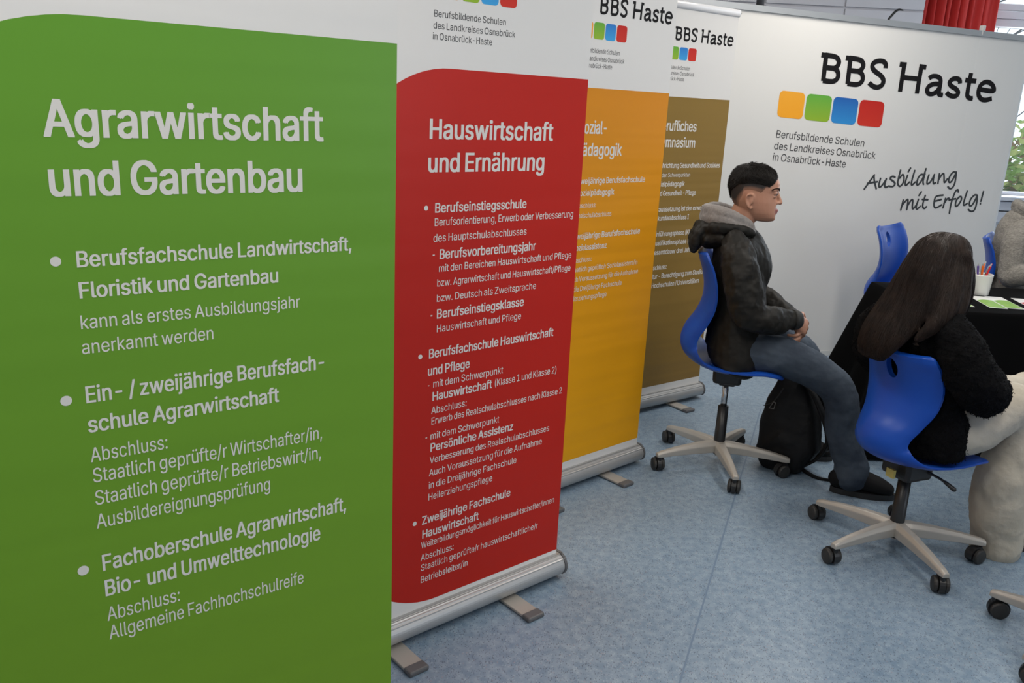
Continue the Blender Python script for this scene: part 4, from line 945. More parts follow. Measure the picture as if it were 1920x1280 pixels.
def shrub(name, label, loc, rad, n, size, mats, weights):
    t = thing(name, label, 'shrub', loc)
    bm = bmesh.new()
    for k in range(7):
        a = k * 0.9
        tube(bm, [(0.1 * cos(a), 0.1 * sin(a), 0, .02), (rad[0] * .4 * cos(a), rad[1] * .4 * sin(a), rad[2] * .8, .012), (rad[0] * .7 * cos(a), rad[1] * .7 * sin(a), rad[2] * 1.5, .006)], 3, 6)
    build('stem', bm, mat('bark', (0.10, 0.08, 0.06), 0.9), t, True)
    bm = bmesh.new()
    for _ in range(n):
        v = Vector((random.gauss(0, 1), random.gauss(0, 1), random.gauss(0, 1))).normalized() * (random.random() ** 0.4)
        p = Vector((v.x * rad[0], v.y * rad[1], rad[2] + v.z * rad[2] * 0.95))
        a, b = Vector((random.gauss(0, 1), random.gauss(0, 1), random.gauss(0, .6))).normalized(), None
        b = a.orthogonal().normalized()
        s = size * random.uniform(.6, 1.3)
        f = bm.faces.new([bm.verts.new(p + q) for q in (a * s, b * s * .5, -a * s, -b * s * .5)])
        f.material_index = random.choices(range(len(mats)), weights)[0]
    f = build('foliage', bm, mats, t)
    f['kind'] = 'stuff'


shrub('shrub', 'leafy yellow-green shrub outside the window', (5.0, 9.3, -0.5), (1.1, 0.6, 1.12), 5200, 0.06, LEAF, (5, 4, 1))
M_TWIG = mat('grey_bark', (0.13, 0.13, 0.14), 0.9)


def bare_tree(label, loc, h, n, group):
    t = thing('bare_tree', label, 'tree', loc, 0, group)
    bm = bmesh.new()
    tube(bm, [(0, 0, 0, .09), (0.05, 0.05, h * .5, .07), (0.0, 0.1, h, .03)], 4, 8)
    for _ in range(n):
        z = random.uniform(h * .2, h)
        a = random.uniform(0, 2 * pi)
        ln = random.uniform(.6, 1.7)
        p = [(0, 0.05, z, .022)]
        d = Vector((cos(a), sin(a), random.uniform(.3, 1)))
        q = Vector((0, 0.05, z))
        for k in range(3):
            q = q + d * ln / 3 + Vector((random.gauss(0, .06), random.gauss(0, .06), random.gauss(0, .06)))
            p.append((*q, .014 - .004 * k))
            for _ in range(3):
                e = q + Vector((random.gauss(0, .25), random.gauss(0, .25), random.gauss(.1, .2)))
                strand(bm, [q, (q + e) / 2 + Vector((0, 0, .03)), e], .006, .002)
        tube(bm, p, 2, 5)
    build('trunk_and_branches', bm, M_TWIG, t, True)


bare_tree('bare grey tree outside the window, nearer one', (5.6, 12.0, -0.5), 4.6, 46, 'bare trees outside')
bare_tree('bare grey tree outside the window, farther one', (9.4, 13.8, -0.5), 5.2, 46, 'bare trees outside')

# ------------------------------------------------------------------ roll-up banners
W_B = 0.85
PRINT = {
    'g': gradient_mat('print_green', 0.1, (0.165, 0.295, 0.016), 1.65, (0.118, 0.305, 0.030), 0.36, bump=(2.2, 0.30, (0.22, 1, 5))),
    'r': gradient_mat('print_red', 0.1, (0.45, 0.016, 0.008), 1.65, (0.48, 0.018, 0.011), 0.36, bump=(2.2, 0.30, (0.22, 1, 5))),
    'y': gradient_mat('print_orange', 0.1, (0.80, 0.37, 0.007), 1.65, (0.66, 0.245, 0.012), 0.36, bump=(2.4, 0.55, (0.16, 1, 6))),  # orange print, with extra light on the lower part put into the colour
    'b': gradient_mat('print_brown', 0.1, (0.245, 0.150, 0.042), 1.65, (0.255, 0.158, 0.036), 0.36, bump=(2.4, 0.55, (0.16, 1, 6))),
}


def square_mats():
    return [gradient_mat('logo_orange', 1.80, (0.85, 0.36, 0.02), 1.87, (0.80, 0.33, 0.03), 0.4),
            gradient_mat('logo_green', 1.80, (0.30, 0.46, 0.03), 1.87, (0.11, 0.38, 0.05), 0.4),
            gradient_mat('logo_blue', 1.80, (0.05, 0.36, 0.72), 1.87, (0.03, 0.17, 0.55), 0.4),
            gradient_mat('logo_red', 1.80, (0.60, 0.035, 0.02), 1.87, (0.50, 0.020, 0.015), 0.4)]


SQUARE_MATS = square_mats()


def colour_field(rounded, zc, zb):
    """Outline of the printed colour: square or rounded at its left corners."""
    if not rounded:
        return [(-0.0, zb), (0.0, zc), (-W_B, zc), (-W_B, zb)]
    a, b = 0.35, 0.40
    pts = [(0.0, zb), (0.0, zc)]
    for i in range(25):
        t = radians(90 + 90 * i / 24)
        pts.append((-W_B + a + a * cos(t), zc - b + b * sin(t)))
    for i in range(25):
        t = radians(180 + 90 * i / 24)
        pts.append((-W_B + a + a * cos(t), zb + b + b * sin(t)))
    return pts


def banner(key, x, y, deg, rounded, zc, label):
    t = thing('roll_up_banner', label, 'banner', (x, y, 0), radians(deg), 'roll-up banners in a row')
    zt = 2.05
    zb = {'g': 0.105, 'r': 0.105, 'y': 0.122, 'b': 0.128}[key]
    # sheet: white film with the colour field printed on its front
    bm = bmesh.new()
    box(bm, -W_B, 0, 0.0, 0.0012, 0.07, zt)
    for f in bm.faces:
        f.material_index = 0
    f = bm.faces.new([bm.verts.new((u, -0.0003, z)) for u, z in colour_field(rounded, zc, zb)])
    f.material_index = 1
    me = bpy.data.meshes.new('printed_sheet')
    bm.normal_update()
    bm.to_mesh(me)
    bm.free()
    sheet = link('printed_sheet', me, t, (M_PAPER, PRINT[key]))
    # lettering
    V, F, VD, FD, VH, FH = [], [], [], [], [], []
    for head, body, tail, w, u0, u1, z, cap in TEXT[key]:
        text = head + body + tail
        v, fc = {'d': (VD, FD), 'h': (VH, FH)}.get(w, (V, F))
        write_line(v, fc, text, w, (u0, z), (1, 0), (0, 1), u1 - u0, cap)
    for u, z, r in BULLETS.get(key, []):
        disc2(V, F, (u, z), r, 24)
    flat_print('heading_lettering', VH, FH, M_INK_LIGHT, sheet, -0.0007)
    flat_print('body_lettering', V, F, M_INK_LIGHT, sheet, -0.0007)
    if VD:
        flat_print('address_lettering', VD, FD, M_INK_GREY, sheet, -0.0004)
    if key != 'g':
        V, F = [], []
        strokes2(V, F, [[(-0.444 + 0.402 * a, 1.893 + 0.062 * b) for a, b in s] for s in LOGO_STROKES], 0.0105, 8000, 4, False)
        flat_print('school_name_lettering', V, F, M_INK_DARK, sheet, -0.0004)
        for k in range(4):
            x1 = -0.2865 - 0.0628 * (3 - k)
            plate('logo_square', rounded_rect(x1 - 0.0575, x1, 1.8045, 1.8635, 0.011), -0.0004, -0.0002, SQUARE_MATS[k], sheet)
    # top rail and its end stop, pole behind
    bm = bmesh.new()
    tube(bm, [(-W_B - .004, 0.004, zt + .004, .014, .019), (0.004, 0.004, zt + .004, .014, .019)], 1, 16, (0, 1, 0), False)
    rail = build('top_rail', bm, mat('white_rail', (0.66, 0.66, 0.68), 0.3), t, True)
    bm = bmesh.new()
    tube(bm, [(0.004, 0.006, zt + .006, .007), (0.016, 0.006, zt + .006, .007)], 1, 10)
    build('end_stop', bm, M_BLACK_PLASTIC, rail, True)
    bm = bmesh.new()
    tube(bm, [(-W_B / 2, 0.03, 0.09, .009), (-W_B / 2, 0.03, zt + .01, .009)], 1, 10, None, False)
    build('pole', bm, M_ALU, t, True)
    # cassette: ribbed aluminium extrusion
    prof = [(-.004, .108), (-.012, .109)]
    for k in range(7):
        a = radians(100 + k * 6)
        r = 0.0 if k % 2 else 0.0016
        prof.append((-.002 + (0.037 + r) * cos(a), .058 + (0.048 + r) * sin(a)))
    for k in range(10):
        a = radians(140 + k * 10)
        prof.append((-.002 + 0.037 * cos(a), .058 + 0.046 * sin(a)))
    prof += [(0.02, .010), (.06, .012), (.085, .035), (.088, .07), (.07, .10), (.03, .109), (.006, .108)]
    prof = [(p, .012 + (q - .010) * .80) for p, q in prof]
    bm = bmesh.new()
    loft(bm, [[(u, p[0], p[1]) for p in prof] for u in (-W_B - .020, .008)])
    build('cassette', bm, M_ALU, t)
    for u0, u1 in ((.008, .018), (-W_B - .030, -W_B - .020)):
        bm = bmesh.new()
        loft(bm, [[(u, .018 + (p[0] - .018) * 1.05, .050 + (p[1] - .050) * 1.07) for p in prof] for u in (u0, u1)])
        build('end_cap', bm, M_CAP, t)
    for u in (-0.223, -0.645 if key == 'y' else -0.665):
        ft = bx('foot', u - .031, u + .031, -.125, .178, 0.004, 0.013, M_SILVER, t, .002)
        bx('foot_tip', u - .033, u + .033, -.158, -.122, 0.0, 0.016, M_CAP, ft, .005)
        bx('foot_tip', u - .033, u + .033, .173, .203, 0.0, 0.016, M_CAP, ft, .005)
    return t


banner('g', -0.2254, 1.5654, 36.17, True, 1.651, 'roll-up banner printed green, headed Agrarwirtschaft und Gartenbau')
banner('r', 0.1860, 2.6115, 40.84, True, 1.639, 'roll-up banner printed red, headed Hauswirtschaft und Ernährung')
banner('y', 0.5922, 3.6311, 42.24, False, 1.632, 'roll-up banner printed orange, between the red and the brown banner')
banner('b', 1.0684, 4.6061, 36.97, False, 1.632, 'roll-up banner printed brown, behind the boy on the blue chair')

# ------------------------------------------------------------------ white display wall
t = thing('display_wall', 'wide white pop-up display wall with black lettering and four coloured squares', 'display wall', (1.016, 5.395, 0), radians(12))
TOP = lambda u: 2.209 - 0.0312 * (u - 0.09)
bm = bmesh.new()
fr = [(-0.42, 0.30), (-0.40, 0.10), (-0.33, 0.02), (-0.22, 0.0)] + [(u, 0.0) for u in (0.2, 0.6, 1.0, 1.4, 1.8, 1.885)] + [(1.915, .0008), (1.925, 0.0), (2.1, .0), (2.24, .0), (2.295, .002), (2.318, .012), (2.330, .04), (2.332, .12), (2.332, .30)]
loft(bm, [[(u, y, 0.03 if k == 0 else TOP(u) - 0.035) for u, y in fr] for k in (0, 1)])
M_WALL = mat('display_wall_print', (0.68, 0.675, 0.66), 0.6, bump=(3, 0.08, (1, 1, 0.3)), spec=0.2)
panel = build('printed_panel', bm, M_WALL, t)
bm = bmesh.new()
loft(bm, [[(u, y - .012 if y < .2 else y, TOP(u) - 0.036 + 0.034 * k) for u, y in fr] for k in (0, 1)])
build('top_rail', bm, mat('wall_rail', (0.42, 0.43, 0.44), 0.4, 0.75), t)
bm = bmesh.new()
loft(bm, [[(u, y - .003 if y < .2 else y, 0.0 + 0.034 * k) for u, y in fr] for k in (0, 1)])
build('bottom_rail', bm, mat('wall_foot_rail', (0.62, 0.62, 0.60), 0.5), t)
bx('top_clip', 1.915, 1.94, -.012, .02, TOP(1.93) - .03, TOP(1.93) + .03, mat('clip_plastic', (0.60, 0.58, 0.56), 0.4), t, .004)
V, F = [], []
O_, XV, YV = WALL_LOGO
strokes2(V, F, [[(O_[0] + XV[0] * a + YV[0] * b, O_[1] + XV[1] * a + YV[1] * b) for a, b in s] for s in LOGO_STROKES], 0.0305, 4000, 4, False)
flat_print('school_name_lettering', V, F, M_INK_DARK, panel, -0.0012)
V, F = [], []
strokes2(V, F, SLOGAN_STROKES, 0.0125, 8000)
flat_print('slogan_lettering', V, F, M_INK_SLOGAN, panel, -0.0012)
V, F = [], []
for text, u0, z0, u1, z1, cap in WALL_TEXT:
    d = Vector((u1 - u0, z1 - z0))
    n = d.normalized()
    write_line(V, F, text, 'd', (u0, z0), (n.x, n.y), (-n.y * .5, n.x), d.length, cap)
flat_print('address_lettering', V, F, M_INK_GREY, panel, -0.0012)
WALL_SQ = [(0.6672, 1.6365), (0.8545, 1.6265), (1.041, 1.6168), (1.2275, 1.608)]
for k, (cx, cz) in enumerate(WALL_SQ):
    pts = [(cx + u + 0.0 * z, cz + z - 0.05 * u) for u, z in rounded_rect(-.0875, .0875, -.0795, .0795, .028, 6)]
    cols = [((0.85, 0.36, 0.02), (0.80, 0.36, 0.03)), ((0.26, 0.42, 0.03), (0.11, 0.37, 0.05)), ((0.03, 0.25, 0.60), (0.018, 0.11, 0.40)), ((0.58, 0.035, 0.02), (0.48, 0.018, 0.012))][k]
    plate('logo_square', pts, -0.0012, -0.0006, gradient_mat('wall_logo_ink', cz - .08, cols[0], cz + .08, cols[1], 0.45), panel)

# ------------------------------------------------------------------ swivel chairs with a moulded shell
# centre line of the shell, from the top of the back to the front of the seat: (forward, height above the seat, half width, side lift)
SHELL = [(-.176, .482, .162, .032), (-.171, .472, .184, .036), (-.166, .455, .192, .038), (-.150, .41, .197, .044), (-.135, .34, .198, .048), (-.138, .27, .185, .050),
         (-.162, .205, .158, .052), (-.196, .15, .140, .058), (-.212, .095, .136, .062), (-.200, .042, .145, .064), (-.160, .006, .165, .050),
         (-.10, -.014, .190, .034), (-.02, -.020, .207, .026), (.07, -.014, .214, .020), (.15, -.006, .208, .016), (.20, -.012, .190, .012), (.222, -.022, .155, .008)]


def shell_mesh(bm, thick=0.021):
    rows = spline(SHELL, 4)
    NL = 17
    top, bot = [], []
    n = len(rows)
    for i, (s, z, w, lift) in enumerate(rows):
        a, b = rows[max(i - 1, 0)], rows[min(i + 1, n - 1)]
        tx, tz = b[0] - a[0], b[1] - a[1]
        ln = math.hypot(tx, tz)
        nx, nz = -tz / ln, tx / ln          # points to the sitter's side
        if nz < 0 and nx < 0:
            nx, nz = -nx, -nz
        rt, rb = [], []
        for j in range(NL):
            q = 2 * j / (NL - 1) - 1
            y = w * q
            h = lift * abs(q) ** 2.2
            th = thick * (1.0 if abs(q) < .9 else 1.25)
            e = .35 if j in (0, NL - 1) or i in (0, n - 1) else 1.0
            rt.append(bm.verts.new((s + nx * (h + th / 2 * e), y, z + nz * (h + th / 2 * e))))
            rb.append(bm.verts.new((s + nx * (h - th / 2 * e), y, z + nz * (h - th / 2 * e))))
        top.append(rt)
        bot.append(rb)
    for i in range(n - 1):
        for j in range(NL - 1):
            bm.faces.new((top[i][j], top[i][j + 1], top[i + 1][j + 1], top[i + 1][j]))
            bm.faces.new((bot[i][j], bot[i + 1][j], bot[i + 1][j + 1], bot[i][j + 1]))
    for i in range(n - 1):
        bm.faces.new((top[i][0], top[i + 1][0], bot[i + 1][0], bot[i][0]))
        bm.faces.new((top[i][-1], bot[i][-1], bot[i + 1][-1], top[i + 1][-1]))
    for j in range(NL - 1):
        bm.faces.new((top[0][j], bot[0][j], bot[0][j + 1], top[0][j + 1]))
        bm.faces.new((top[-1][j], top[-1][j + 1], bot[-1][j + 1], bot[-1][j]))


def make_shell():
    bm = bmesh.new()
    shell_mesh(bm)
    o = build('shell', bm, M_BLUE, None, True)
    cb = bmesh.new()
    ell(cb, (-.155, 0, .405), (.09, .030, .046), (0, 0, 0), 32)
    cut = build('grip_hole', cb, M_BLUE)
    b = o.modifiers.new('hole', 'BOOLEAN')
    b.operation = 'DIFFERENCE'
    b.object = cut
    b.solver = 'EXACT'
    evaluated(o, 'shell')
    cm = cut.data
    bpy.data.objects.remove(cut)
    bpy.data.meshes.remove(cm)
    o.data.materials.clear()
    o.data.materials.append(M_BLUE)
    for p in o.data.polygons:
        p.use_smooth = True
    o.data.shade_smooth() if hasattr(o.data, 'shade_smooth') else None
    md = o.modifiers.new('soft_edges', 'BEVEL')
    md.width = 0.005
    md.segments = 3
    md.limit_method = 'ANGLE'
    md.angle_limit = radians(50)
    md.harden_normals = False
    return o


_shell_proto = make_shell()
_shell_used = []


def chair_caster(t, a, swivel):
    cx, cy = 0.30 * cos(a), 0.30 * sin(a)
    s = a + swivel
    d = Vector((cos(s), sin(s), 0))
    p = Vector((-d.y, d.x, 0))
    c = Vector((cx, cy, 0.029)) - d * 0.016
    rotm = Matrix.Translation(c) @ Matrix.Rotation(s, 4, 'Z')
    bm = bmesh.new()
    # hood over the pair of wheels
    ring = [(0.034 * cos(radians(q)), 0.034 * sin(radians(q))) for q in range(-35, 216, 18)]
    loft(bm, [[tuple(rotm @ Vector((x, y, z))) for x, z in ring] for y in (-.010, .010)])
    tube(bm, [(cx, cy, .05, .010), (cx, cy, .078, .010)], 1, 10)
    o = build('caster', bm, M_BLACK_PLASTIC, t)
    for sgn in (-1, 1):
        bm = bmesh.new()
        prof = [(0.006, .004), (0.011, .026), (0.014, .0288), (0.022, .0288), (0.026, .025), (0.028, .012), (0.0285, .003)]
        loft(bm, [[tuple(rotm @ Vector((r * cos(2 * pi * i / 20), sgn * y, r * sin(2 * pi * i / 20)))) for i in range(20)] for y, r in prof])
        build('wheel', bm, M_WHEEL, o, False)


def swivel_chair(label, x, y, face, seat, arm0, low=1.0, lever=True):
    """face = heading of the sitter in degrees; arm0 = heading of the first base arm."""
    t = thing('swivel_chair', label, 'chair', (x, y, 0), radians(face), 'blue shell swivel chairs')
    if not _shell_used:
        sh = _shell_proto
        _shell_used.append(sh)
    else:
        sh = _shell_proto.copy()
        COL.objects.link(sh)
    sh.parent = t
    sh.location = (0, 0, seat)
    sh.scale = (1, 1 - .85 * (1 - low), low)
    bm = bmesh.new()
    box(bm, -.062, .062, -.065, .065, seat - .098, seat - .022, .014)
    box(bm, -.035, .04, -.04, .04, seat - .112, seat - .09, .01)
    hs = build('seat_mechanism', bm, M_BLACK_PLASTIC, t)
    side = -1 if lever else 1
    bm = bmesh.new()
    tube(bm, [(.03, side * .06, seat - .06, .006), (.045, side * .10, seat - .068, .005), (.055, side * .125, seat - .077, .005)], 3, 8)
    tube(bm, [(.055, side * .125, seat - .077, .007), (.066, side * .155, seat - .092, .009)], 1, 8)
    build('height_lever', bm, M_BLACK_PLASTIC, hs, True)
    mid = 0.29 if seat > 0.45 else 0.30
    if seat - .10 > mid + .01:
        bm = bmesh.new()
        tube(bm, [(0, 0, mid - .03, .014), (0, 0, seat - .09, .014)], 1, 16, None, False)
        build('gas_column', bm, M_CHROME, t, True)
    bm = bmesh.new()
    tube(bm, [(0, 0, .06, .024), (0, 0, .10, .026), (0, 0, min(mid, seat - .09), .023)], 1, 18, None, False)
    build('column_sleeve', bm, M_BLACK_PLASTIC, t, True)
    bm = bmesh.new()
    tube(bm, [(0, 0, .072, .036), (0, 0, .122, .033)], 1, 20, None, False)
    tube(bm, [(0, 0, .050, .016), (0, 0, .075, .016)], 1, 12, None, False)
    rel = radians(arm0 - face)
    for k in range(5):
        a = rel + k * 2 * pi / 5
        c, s = cos(a), sin(a)
        rings = []
        for r, z, w, h in ((.015, .098, .027, .026), (.05, .099, .026, .025), (.12, .097, .022, .023), (.22, .090, .018, .018), (.297, .081, .0145, .013), (.316, .078, .0125, .009)):
            sec = [(-1, -1), (1, -1), (1, .35), (.55, 1), (-.55, 1), (-1, .35)]
            rings.append([(c * r - s * w * q, s * r + c * w * q, z + h * e) for q, e in sec])
        loft(bm, rings)
    bmesh.ops.recalc_face_normals(bm, faces=bm.faces)
    bs = build('star_base', bm, M_SILVER, t)
    bv = bs.modifiers.new('rounded', 'BEVEL')
    bv.width = .003
    bv.segments = 2
    for k in range(5):
        chair_caster(t, rel + k * 2 * pi / 5, radians((35, -60, 150, 80, -20)[k]))
    return t


swivel_chair('blue swivel chair under the boy in the black jacket', .971, 3.647, -13, .505, 343, 1.0, False)
gc = swivel_chair('blue swivel chair under the long-haired girl in black', 1.478, 2.917, 22, .405, 350, .82)
bx('yellow_sticker', -.095, -.084, -.03, .005, .318, .350, mat('yellow_sticker', (.55, .45, .12), .5), [c for c in gc.children if c.name.startswith('seat_mechanism')][0])
swivel_chair('empty blue swivel chair behind the left corner of the black-clothed table', 2.34, 5.05, -44, .475, 20)
swivel_chair('blue swivel chair under the woman in the grey knitted jacket', 2.895, 4.93, -31, .46, 46)
swivel_chair('empty swivel chair cut off by the lower right edge of the frame', 1.83, 2.275, 75, .45, 130)

# ------------------------------------------------------------------ heads
# rings of the bare head: (height, front, back, half width) about the middle of the skull, facing +x
HEAD = [(-.118, .088, .045, .016), (-.112, .104, .012, .034), (-.098, .113, -.010, .047), (-.080, .1135, -.035, .058), (-.060, .112, -.058, .0655),
        (-.035, .110, -.074, .0715), (-.012, .105, -.081, .0745), (.005, .1045, -.085, .076), (.022, .112, -.087, .0765), (.045, .1115, -.084, .0755),
        (.068, .099, -.074, .070), (.086, .076, -.056, .057), (.098, .045, -.028, .037), (.103, .018, -.004, .012)]


def head_at(z, th, off=0.0):
    """A point on the head at height z and angle th from the front."""
    H = HEAD
    if z <= H[0][0]:
        f, b, w = H[0][1:]
    elif z >= H[-1][0]:
        f, b, w = H[-1][1:]
    else:
        for p, q in zip(H, H[1:]):
            if p[0] <= z <= q[0]:
                k = (z - p[0]) / (q[0] - p[0])
                f, b, w = (p[i] + (q[i] - p[i]) * k for i in (1, 2, 3))
                break
    xm = (f + b) / 2 - 0.012
    c, s = cos(th), sin(th)
    ax = (f - xm) if c > 0 else (xm - b)
    e = 0.86 if c > 0 else 0.95
    return Vector((xm + (ax + off) * math.copysign(abs(c) ** e, c), (w + off) * math.copysign(abs(s) ** e, s), z))


def add_head(bm, T):
    """Skull, jaw, nose, lips, brows and ears as overlapping forms, placed by the matrix T."""
    b2 = bmesh.new()
    loft(b2, [[head_at(z, 2 * pi * i / 28) for i in range(28)] for z, *_ in HEAD])
    tube(b2, [(.104, 0, .012, .007, .008), (.112, 0, -.006, .0075, .008), (.120, 0, -.022, .0095, .009), (.1235, 0, -.031, .0125, .0108)], 3, 12, (0, 1, 0))
    for s in (-1, 1):
        ell(b2, (.113, s * .0115, -.034), (.011, .0075, .0065))
        tube(b2, [(.108, s * .010, .020, .006), (.104, s * .03, .025, .0065), (.090, s * .052, .019, .005)], 3, 8)
        # eyelids
        ell(b2, (.0945, s * .031, .0065), (.0128, .0165, .0085))
        ell(b2, (.0925, s * .031, -.0075), (.0125, .0160, .0060))
        # ear: rim, bowl and lobe
        tube(b2, [(.012, s * .073, -.034, .0036), (.010, s * .079, -.010, .0040), (-.003, s * .085, -.003, .0044), (-.015, s * .087, -.012, .0046), (-.015, s * .085, -.034, .0046), (-.004, s * .079, -.054, .0056), (.007, s * .073, -.062, .006)], 4, 8)
        ell(b2, (-.002, s * .0755, -.030), (.015, .0050, .025), (0, 0, s * .25))
    # lips and chin
    tube(b2, [(.098, -.024, -.0675, .0035), (.113, -.010, -.0650, .0052), (.1170, 0, -.0655, .0052), (.113, .010, -.0650, .0052), (.098, .024, -.0665, .0035)], 3, 8)
    tube(b2, [(.099, -.020, -.070, .0035), (.1110, -.009, -.0745, .0054), (.1140, 0, -.0750, .0056), (.1110, .009, -.0745, .0054), (.099, .020, -.070, .0035)], 3, 8)
    ell(b2, (.099, 0, -.100), (.016, .020, .014))
    bmesh.ops.transform(b2, matrix=T, verts=b2.verts)
    me = bpy.data.meshes.new('tmp')
    b2.to_mesh(me)
    b2.free()
    bm.from_mesh(me)
    bpy.data.meshes.remove(me)


def finish_face(body, T):
    """Lip colour by place on the skin, then eyes and brows as parts of the person."""
    body.data.materials.append(M_LIP)
    inv = T.inverted()
    for p in body.data.polygons:
        c = inv @ p.center
        if c.x > .095 and abs(c.y) < .022 - .25 * max(0, .112 - c.x) and -.079 < c.z < -.058 and (c.x > .106 or abs(c.y) > .008):
            p.material_index = 1
    for s in (-1, 1):
        bm = bmesh.new()
        ell(bm, (.0940, s * .031, -.0010), (.0105, .0125, .0062), (0, 0, s * .25), 20)
        bmesh.ops.transform(bm, matrix=T, verts=bm.verts)
        e = build('eye', bm, M_EYE, body, True)
        bm = bmesh.new()
        ell(bm, (.1020, s * .0315, -.0005), (.0036, .0060, .0056), (0, 0, s * .25), 16)
        bmesh.ops.transform(bm, matrix=T, verts=bm.verts)
        build('iris', bm, M_IRIS, e, True)
        bm = bmesh.new()
        for k in range(44):
            u = k / 43
            p = Vector((.1155 - .030 * u * u - .002, s * (.012 + .042 * u), .0215 + .010 * sin(u * 2.4) - .004 * u))
            for q in (-1.5, -.75, 0, .75, 1.5):
                a = p + Vector((0, 0, q * .0018 - .003))
                strand(bm, [a, a + Vector((-.001, s * .007, .003 - .004 * u))], .0014, .0004)
        bmesh.ops.transform(bm, matrix=T, verts=bm.verts)
        build('eyebrow', bm, M_HAIR_BLACK, body, True)
        bm = bmesh.new()
        tube(bm, [(.1035, s * .0185, .0010, .0013), (.1075, s * .027, .0038, .0019), (.1045, s * .037, .0036, .0019), (.0960, s * .0445, .000, .0013)], 4, 6)
        bmesh.ops.transform(bm, matrix=T, verts=bm.verts)
        build('eyelashes', bm, M_HAIR_BLACK, body, True)


def add_hand(bm, wrist, palm_end, up, thumb_side, curl, spread=0.0, scale=1.0):
    """Palm with four unequal bent fingers and a thumb. up = back of the hand; curl in degrees per joint."""
    w, e = Vector(wrist), Vector(palm_end)
    d = (e - w).normalized()
    u = Vector(up)
    u = (u - d * u.dot(d)).normalized()
    sd = d.cross(u) * thumb_side          # towards the thumb
    L = (e - w).length
    tube(bm, [(*(w - d * .01), .026 * scale, .019 * scale), (*(w + d * L * .45), .036 * scale, .0155 * scale), (*(w + d * L * .95), .038 * scale, .0125 * scale)], 3, 14, sd)
    lens = [(.041, .026, .020), (.045, .029, .021), (.042, .027, .020), (.033, .021, .018)]
    for k in range(4):
        q = (1.5 - k)
        p = e + sd * (q * .0185 * scale) - d * (.004 + .004 * abs(q - .4))
        dirv = (d + sd * (q * (.05 + spread))).normalized()
        pts = [(*(p - dirv * .02), .0092 * scale)]
        ax = dirv.cross(u).normalized()
        cur = dirv
        for j, seg in enumerate(lens[k]):
            ang = radians(curl[min(j, len(curl) - 1)] * (1 + .06 * k))
            cur = Matrix.Rotation(-ang, 3, ax) @ cur
            pts.append((*p, (.0092, .0084, .0076)[j] * scale))
            p = p + cur * seg * scale
        pts.append((*p, .0066 * scale))
        tube(bm, pts, 3, 10)
    p0 = w + d * L * .25 + sd * .026 * scale
    p1 = w + d * L * .62 + sd * .050 * scale - u * .012 * scale
    p2 = p1 + (d * .9 + sd * .05 - u * .25).normalized() * .030 * scale
    p3 = p2 + (d * .95 - sd * .30 - u * .25).normalized() * .024 * scale
    tube(bm, [(*p0, .014 * scale), (*p1, .0115 * scale), (*p2, .0098 * scale), (*p3, .0075 * scale)], 3, 10)


# ------------------------------------------------------------------ the boy
BX, BY, BA = .971, 3.647, radians(-13)
LABEL_BOY = 'person in a black jacket and jeans sitting in profile with hands in lap'
TB = Matrix.Translation((.0075, 0, 1.2505)) @ Matrix.Rotation(radians(-2), 4, 'Z') @ Matrix.Rotation(radians(2), 4, 'Y')
bm = bmesh.new()
add_head(bm, TB)
# neck, trunk, arms, legs
tube(bm, [(-.055, 0, 1.05, .062, .060), (-.030, 0, 1.11, .056, .056), (-.005, 0, 1.17, .054, .058), (.005, 0, 1.21, .05, .055)], 3, 18, (0, 1, 0))
tube(bm, [(.02, 0, .655, .11, .07), (.01, 0, .72, .125, .08), (.0, 0, .85, .15, .095), (-.02, 0, .98, .16, .09), (-.045, 0, 1.05, .11, .06)], 3, 18, (0, 1, 0))
for s in (-1, 1):
    tube(bm, [(-.03, s * .16, 1.02, .05), (.0, s * .205, .93, .044), (.045, s * .225, .79, .037)], 3, 12)
tube(bm, [(.045, -.225, .79, .037), (.14, -.17, .755, .033), (.245, -.105, .742, .023)], 3, 12)
tube(bm, [(.045, .225, .79, .037), (.14, .15, .745, .033), (.245, .035, .712, .023)], 3, 12)
add_hand(bm, (.250, -.100, .741), (.296, -.052, .702), (.7, -.6, .3), -1, (20, 42, 38))
add_hand(bm, (.258, .026, .706), (.283, -.044, .668), (.9, .2, .2), 1, (30, 50, 40))
RL = [(.04, -.095, .590, .070), (.25, -.115, .565, .066), (.455, -.115, .47, .056), (.50, -.115, .30, .052), (.555, -.115, .11, .036), (.60, -.115, .06, .034)]
LL = [(.04, .095, .590, .070), (.20, .14, .575, .066), (.345, .18, .52, .056), (.340, .222, .30, .052), (.33, .246, .11, .036), (.38, .246, .06, .034)]
tube(bm, RL, 3, 14)
tube(bm, LL, 3, 14)
boy = flesh('person', bm, M_SKIN, None, 0.0036, 3)
boy.location = (BX, BY, 0)
boy.rotation_euler = (0, 0, BA)
tag(boy, LABEL_BOY, 'person')
finish_face(boy, TB)
random.seed(11)


def T_dir(T, v):
    return T.to_3x3() @ Vector(v)


